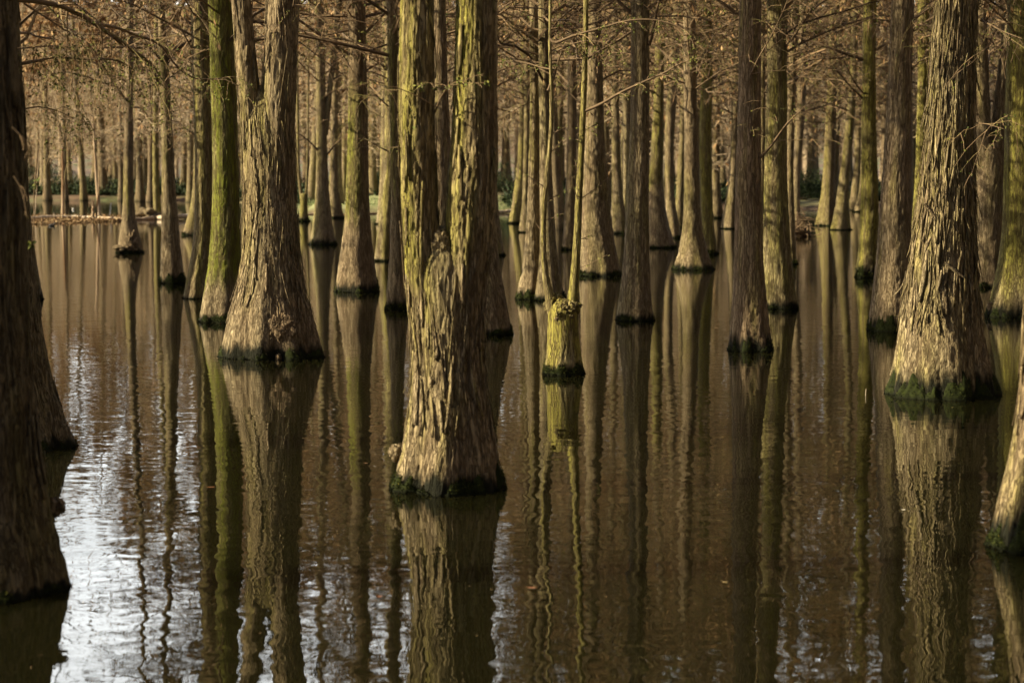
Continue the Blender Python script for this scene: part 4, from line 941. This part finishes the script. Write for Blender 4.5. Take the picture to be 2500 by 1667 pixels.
# trees standing on the far left shore (measured)
for x, y, wd in ((66, 478, 13), (93, 476, 13), (116, 487, 15), (161, 489, 12), (172, 477, 13), (205, 487, 14), (253, 485, 19), (283, 472, 12), (296, 488, 13), (343, 489, 17), (357, 476, 12), (367, 491, 16), (448, 478, 14), (464, 491, 16)):
    p = on_water(x, y + 3)
    far_tree(p.x, p.y, 'bare flared tree standing on the far left shore', 'trees along the far left shore', 'far', rs, z=max(0, ground_z(p.x, p.y) - .05), sr=wd / 2 / FPX * p.y / .22, sc=rs.uniform(.92, 1.02))
def free(x, y, d):
    return all((x - a) ** 2 + (y - b) ** 2 > d * d for a, b in placed)
def pxof(x, y): return 1250 + FPX * x / y
# flooded wood right of centre
cnt = 0
for Y in np.arange(50, 96, 5.2):
    for Xg in np.arange(-30, 34, 3.6):
        x, y = Xg + rs.normal(0, .9), Y + rs.normal(0, 1.2); p = pxof(x, y)
        if not (1240 < p < 2540) or 1935 < p < 2025 or not free(x, y, 1.5): continue
        if y > shore(p) - 1: continue
        if y < 62 and rs.random() < .75: continue
        far_tree(x, y, 'slim trunk in the crowded flooded wood behind the nearer right-hand trunks', 'trunks of the flooded wood behind', 'mid' if y < 75 else 'far', rs, sc=rs.uniform(1.05, 1.25), sr=rs.uniform(.75, 1.1)); cnt += 1
print('mid fill', cnt)
cnt = 0
for Y in np.arange(90, 172, 6.2):
    hw = 1400 / FPX * Y
    for Xg in np.arange(-hw, hw, 6.2):
        x, y = Xg + rs.normal(0, 1.2), Y + rs.normal(0, 1.6); p = pxof(x, y)
        if y < shore(p) + 2.0 or not free(x, y, 2.6) or not (-120 < p < 2620): continue
        if 1955 < p < 2005 and y < 125: continue
        far_tree(x, y, 'bare russet tree of the woodland on the far bank', 'woodland trees on the far bank', 'far', rs, z=ground_z(x, y) - .08, sc=rs.uniform(.82, 1.02) * (1.36 if p > 520 else 1.02)); cnt += 1
print('far', cnt)

# far wood, and unseen woods added for shade, as one mass each
def wood_mass(name, label, spots, seed, n=60, rt=.022, low=.12):
    r = np.random.default_rng(seed); mb = MB()
    for x, y, z, H in spots:
        m = n; h = H * (low + (1 - low) * r.random(m)); az = r.uniform(0, 6.28, m); L = (3.4 - 2.2 * h / H) * r.uniform(.6, 1.2, m)
        q = np.linspace(0, 1, 5)[None]
        P = np.stack([x + np.cos(az)[:, None] * L[:, None] * q, y + np.sin(az)[:, None] * L[:, None] * q, z + h[:, None] + L[:, None] * (.5 * q - .5 * q ** 2)], -1)
        Rr = np.repeat([[.03, .022, .016, .012, .006]], m, 0)
        mb.add(*tubes(P, Rr, 3), tint=np.repeat(r.uniform(.1, .6, m), 15))
        S, rad, SL = side_branches(r, P, Rr, 9, L * .45, 3, .1, .3)
        mb.add(*tubes(S, np.full((len(S), 3), rt) * [[1, .8, .5]], 3), tint=np.repeat(np.clip(r.normal(.5, .25, len(S)), 0, 1), 9))
        T = np.array([[[x, y, z - .6], [x, y, z + .6], [x + r.normal(0, .1), y, z + H * .5], [x + r.normal(0, .2), y, z + H]]])
        mb.add(*tubes(T, np.array([[.38, .24, .17, .02]]), 9), tint=.25)
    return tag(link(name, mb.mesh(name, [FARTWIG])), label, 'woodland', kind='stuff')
sp = []
for Y in np.arange(174, 250, 6.5):
    hw = 1500 / FPX * Y
    for Xg in np.arange(-hw, hw, 6.5):
        x, y = Xg + rs.normal(0, 1.4), Y + rs.normal(0, 1.8)
        sp.append((x, y, ground_z(x, y) - .1, rs.uniform(17, 21)))
wood_mass('far_woodland', 'far russet woodland closing the view behind everything', sp, 61, 80)
sp = []
for Y in np.arange(-46, 70, 5.5):
    for Xg in np.arange(-36, 50, 5.2):
        x, y = Xg + rs.normal(0, 1.2), Y + rs.normal(0, 1.4)
        if y > 1 and (x < 0 or pxof(x, y) < 2900): continue
        if x * x + y * y < 30 or (x < 4 and y > -3) or (y > -3 and x < .257 * y + 4.5): continue
        sp.append((x, y, 0, rs.uniform(16, 20)))
sl_ = []; rw = np.random.default_rng(77)
for Y in np.arange(23, 52, 4.6):
    for Xg in np.arange(-30, -10.5, 4.6):
        x, y = Xg + rw.normal(0, .8), Y + rw.normal(0, .8)
        if pxof(x, y) > -500 or abs(y - (31.2 + (x - .4) * .1405)) < 3.0 or abs(y - (26.6 + (x + 3.7) * .1405)) < 1.0: continue  # gaps let the sun through to chosen trunks
        sl_.append((x, y, 0, rw.uniform(16, 19)))
sl_ += [(-13, 26.4, 0, 18), (-18.5, 25.7, 0, 18), (-13, 22.1, 0, 18), (-16.5, 21.5, 0, 18), (-20, 21.1, 0, 18)]  # extra unseen trees set where their crowns shade chosen trunks
wood_mass('shading_woodland', 'unseen bare-stemmed wood added left of the view to shade mid-distance trunks', sl_, 63, 24, .03, .62)
wood_mass('sky_screen_woodland', 'unseen woodland added around the viewer to screen off sky light', sp, 62, 110, .05)  # out of view, thickened to cut sky light on camera-facing bark
# undergrowth on the far bank
def blades(name, label, cat, P, size, mat, seed, kind=None, wide=.16, up=1.):
    r = np.random.default_rng(seed); n = len(P)
    d = r.normal(size=(n, 3)); d[:, 2] = np.abs(d[:, 2]) * up + .3 * up; d /= np.linalg.norm(d, axis=1)[:, None]
    e = np.cross(d, r.normal(size=(n, 3))); e /= np.linalg.norm(e, axis=1)[:, None]
    sz = (size * r.uniform(.5, 1.5, n))[:, None]
    V = np.stack([P - e * sz * wide, P + e * sz * wide, P + d * sz * .6 + e * sz * wide, P + d * sz], 1)
    c = P.mean(0) * [1, 1, 0]; mb = MB()
    mb.add(V.reshape(-1, 3) - c, np.arange(n * 4).reshape(-1, 4), tint=np.repeat(np.clip(r.normal(.45, .25, n), 0, 1), 4))
    return tag(link(name, mb.mesh(name, [mat], smooth=False), None, tuple(c)), label, cat, kind=kind)
r = np.random.default_rng(33); P = []
while len(P) < 42000:
    p = r.uniform(-60, 2560); d = r.exponential(9) + .5
    if 745 < p < 1235 and d < 15: continue
    if 1940 < p < 2015 and d < 7: continue
    y = float(shore(p)) + d; x = (p - 1250) / FPX * y
    if pn(x * .25, y * .25, 1, 9) < -.1: continue
    P.append((x, y, ground_z(x, y) + abs(r.normal(0, .22))))
blades('undergrowth', 'dark green undergrowth covering the far bank', 'undergrowth', np.array(P), .26, GREEN, 34, 'stuff')
P = []
while len(P) < 9000:
    p = r.uniform(745, 1240); d = r.uniform(.5, 15); y = float(shore(p)) + d; x = (p - 1250) / FPX * y
    P.append((x, y, ground_z(x, y)))
LAWN = tint_material('lawn_grass', [(0, (.14, .20, .07)), (.5, (.28, .34, .15)), (1, (.45, .46, .28))])
blades('lawn_grass', 'pale short grass on the strip of bank behind the central trunks', 'grass', np.array(P), .07, LAWN, 35, 'stuff', up=1.5)
def shrub(label, px_, y, size, n, seed, mat=GREEN):
    r = np.random.default_rng(seed); x = (px_ - 1250) / FPX * y
    cl = r.normal(size=(14, 3)) * np.array(size) * .45; cl[:, 2] = np.abs(cl[:, 2]) + size[2] * .25
    i = r.integers(0, 14, n); P = cl[i] + r.normal(size=(n, 3)) * np.array(size) * .22; P[:, 2] = np.abs(P[:, 2])
    t = thing('shrub', label, 'shrub', (x, y, ground_z(x, y) - .05))
    o = blades('foliage', None, None, P, .11, mat, seed); o.parent = t; o.location = (0, 0, 0)
    c = P.mean(0) * [1, 1, 0]; o.location = tuple(c)
    st = np.stack([np.zeros((9, 3)), cl[:9] * .5, cl[:9]], 1); mb = MB(); mb.add(*tubes(st, np.repeat([[.02, .012, .005]], 9, 0), 4), tint=.2)
    link('stems', mb.mesh('stems', [TWIG]), t)
shrub('bluish-green leafy shrub on the bank at the end of the water gap', 1962, 103, (.9, .7, 1.1), 2600, 51)
shrub('low dark shrub beside the bluish-green one at the water gap', 1998, 106, (1.0, .8, .8), 2200, 52)
shrub('dark green shrub on the far bank behind the green-streaked trunk', 915, 108, (1.6, 1, 1.1), 3000, 53)
shrub('dark green shrub behind the lawn right of the big forked trunk', 1222, 108, (1.3, 1, 1.0), 2600, 54)
shrub('rounded dark shrub on the far left shore between shore trees', 190, 129, (1.8, 1, .9), 2600, 55)
shrub('wide dark shrub on the far left shore near the dark edge trunks', 90, 132, (2.2, 1, 1.6), 3000, 56)
shrub('dark shrub on the far left shore behind the burl-footed trunk', 325, 130, (1.6, 1, .8), 2400, 57)
for o in scene.objects:
    if o.type == 'MESH': o.data.name = o.name.split('.')[0]
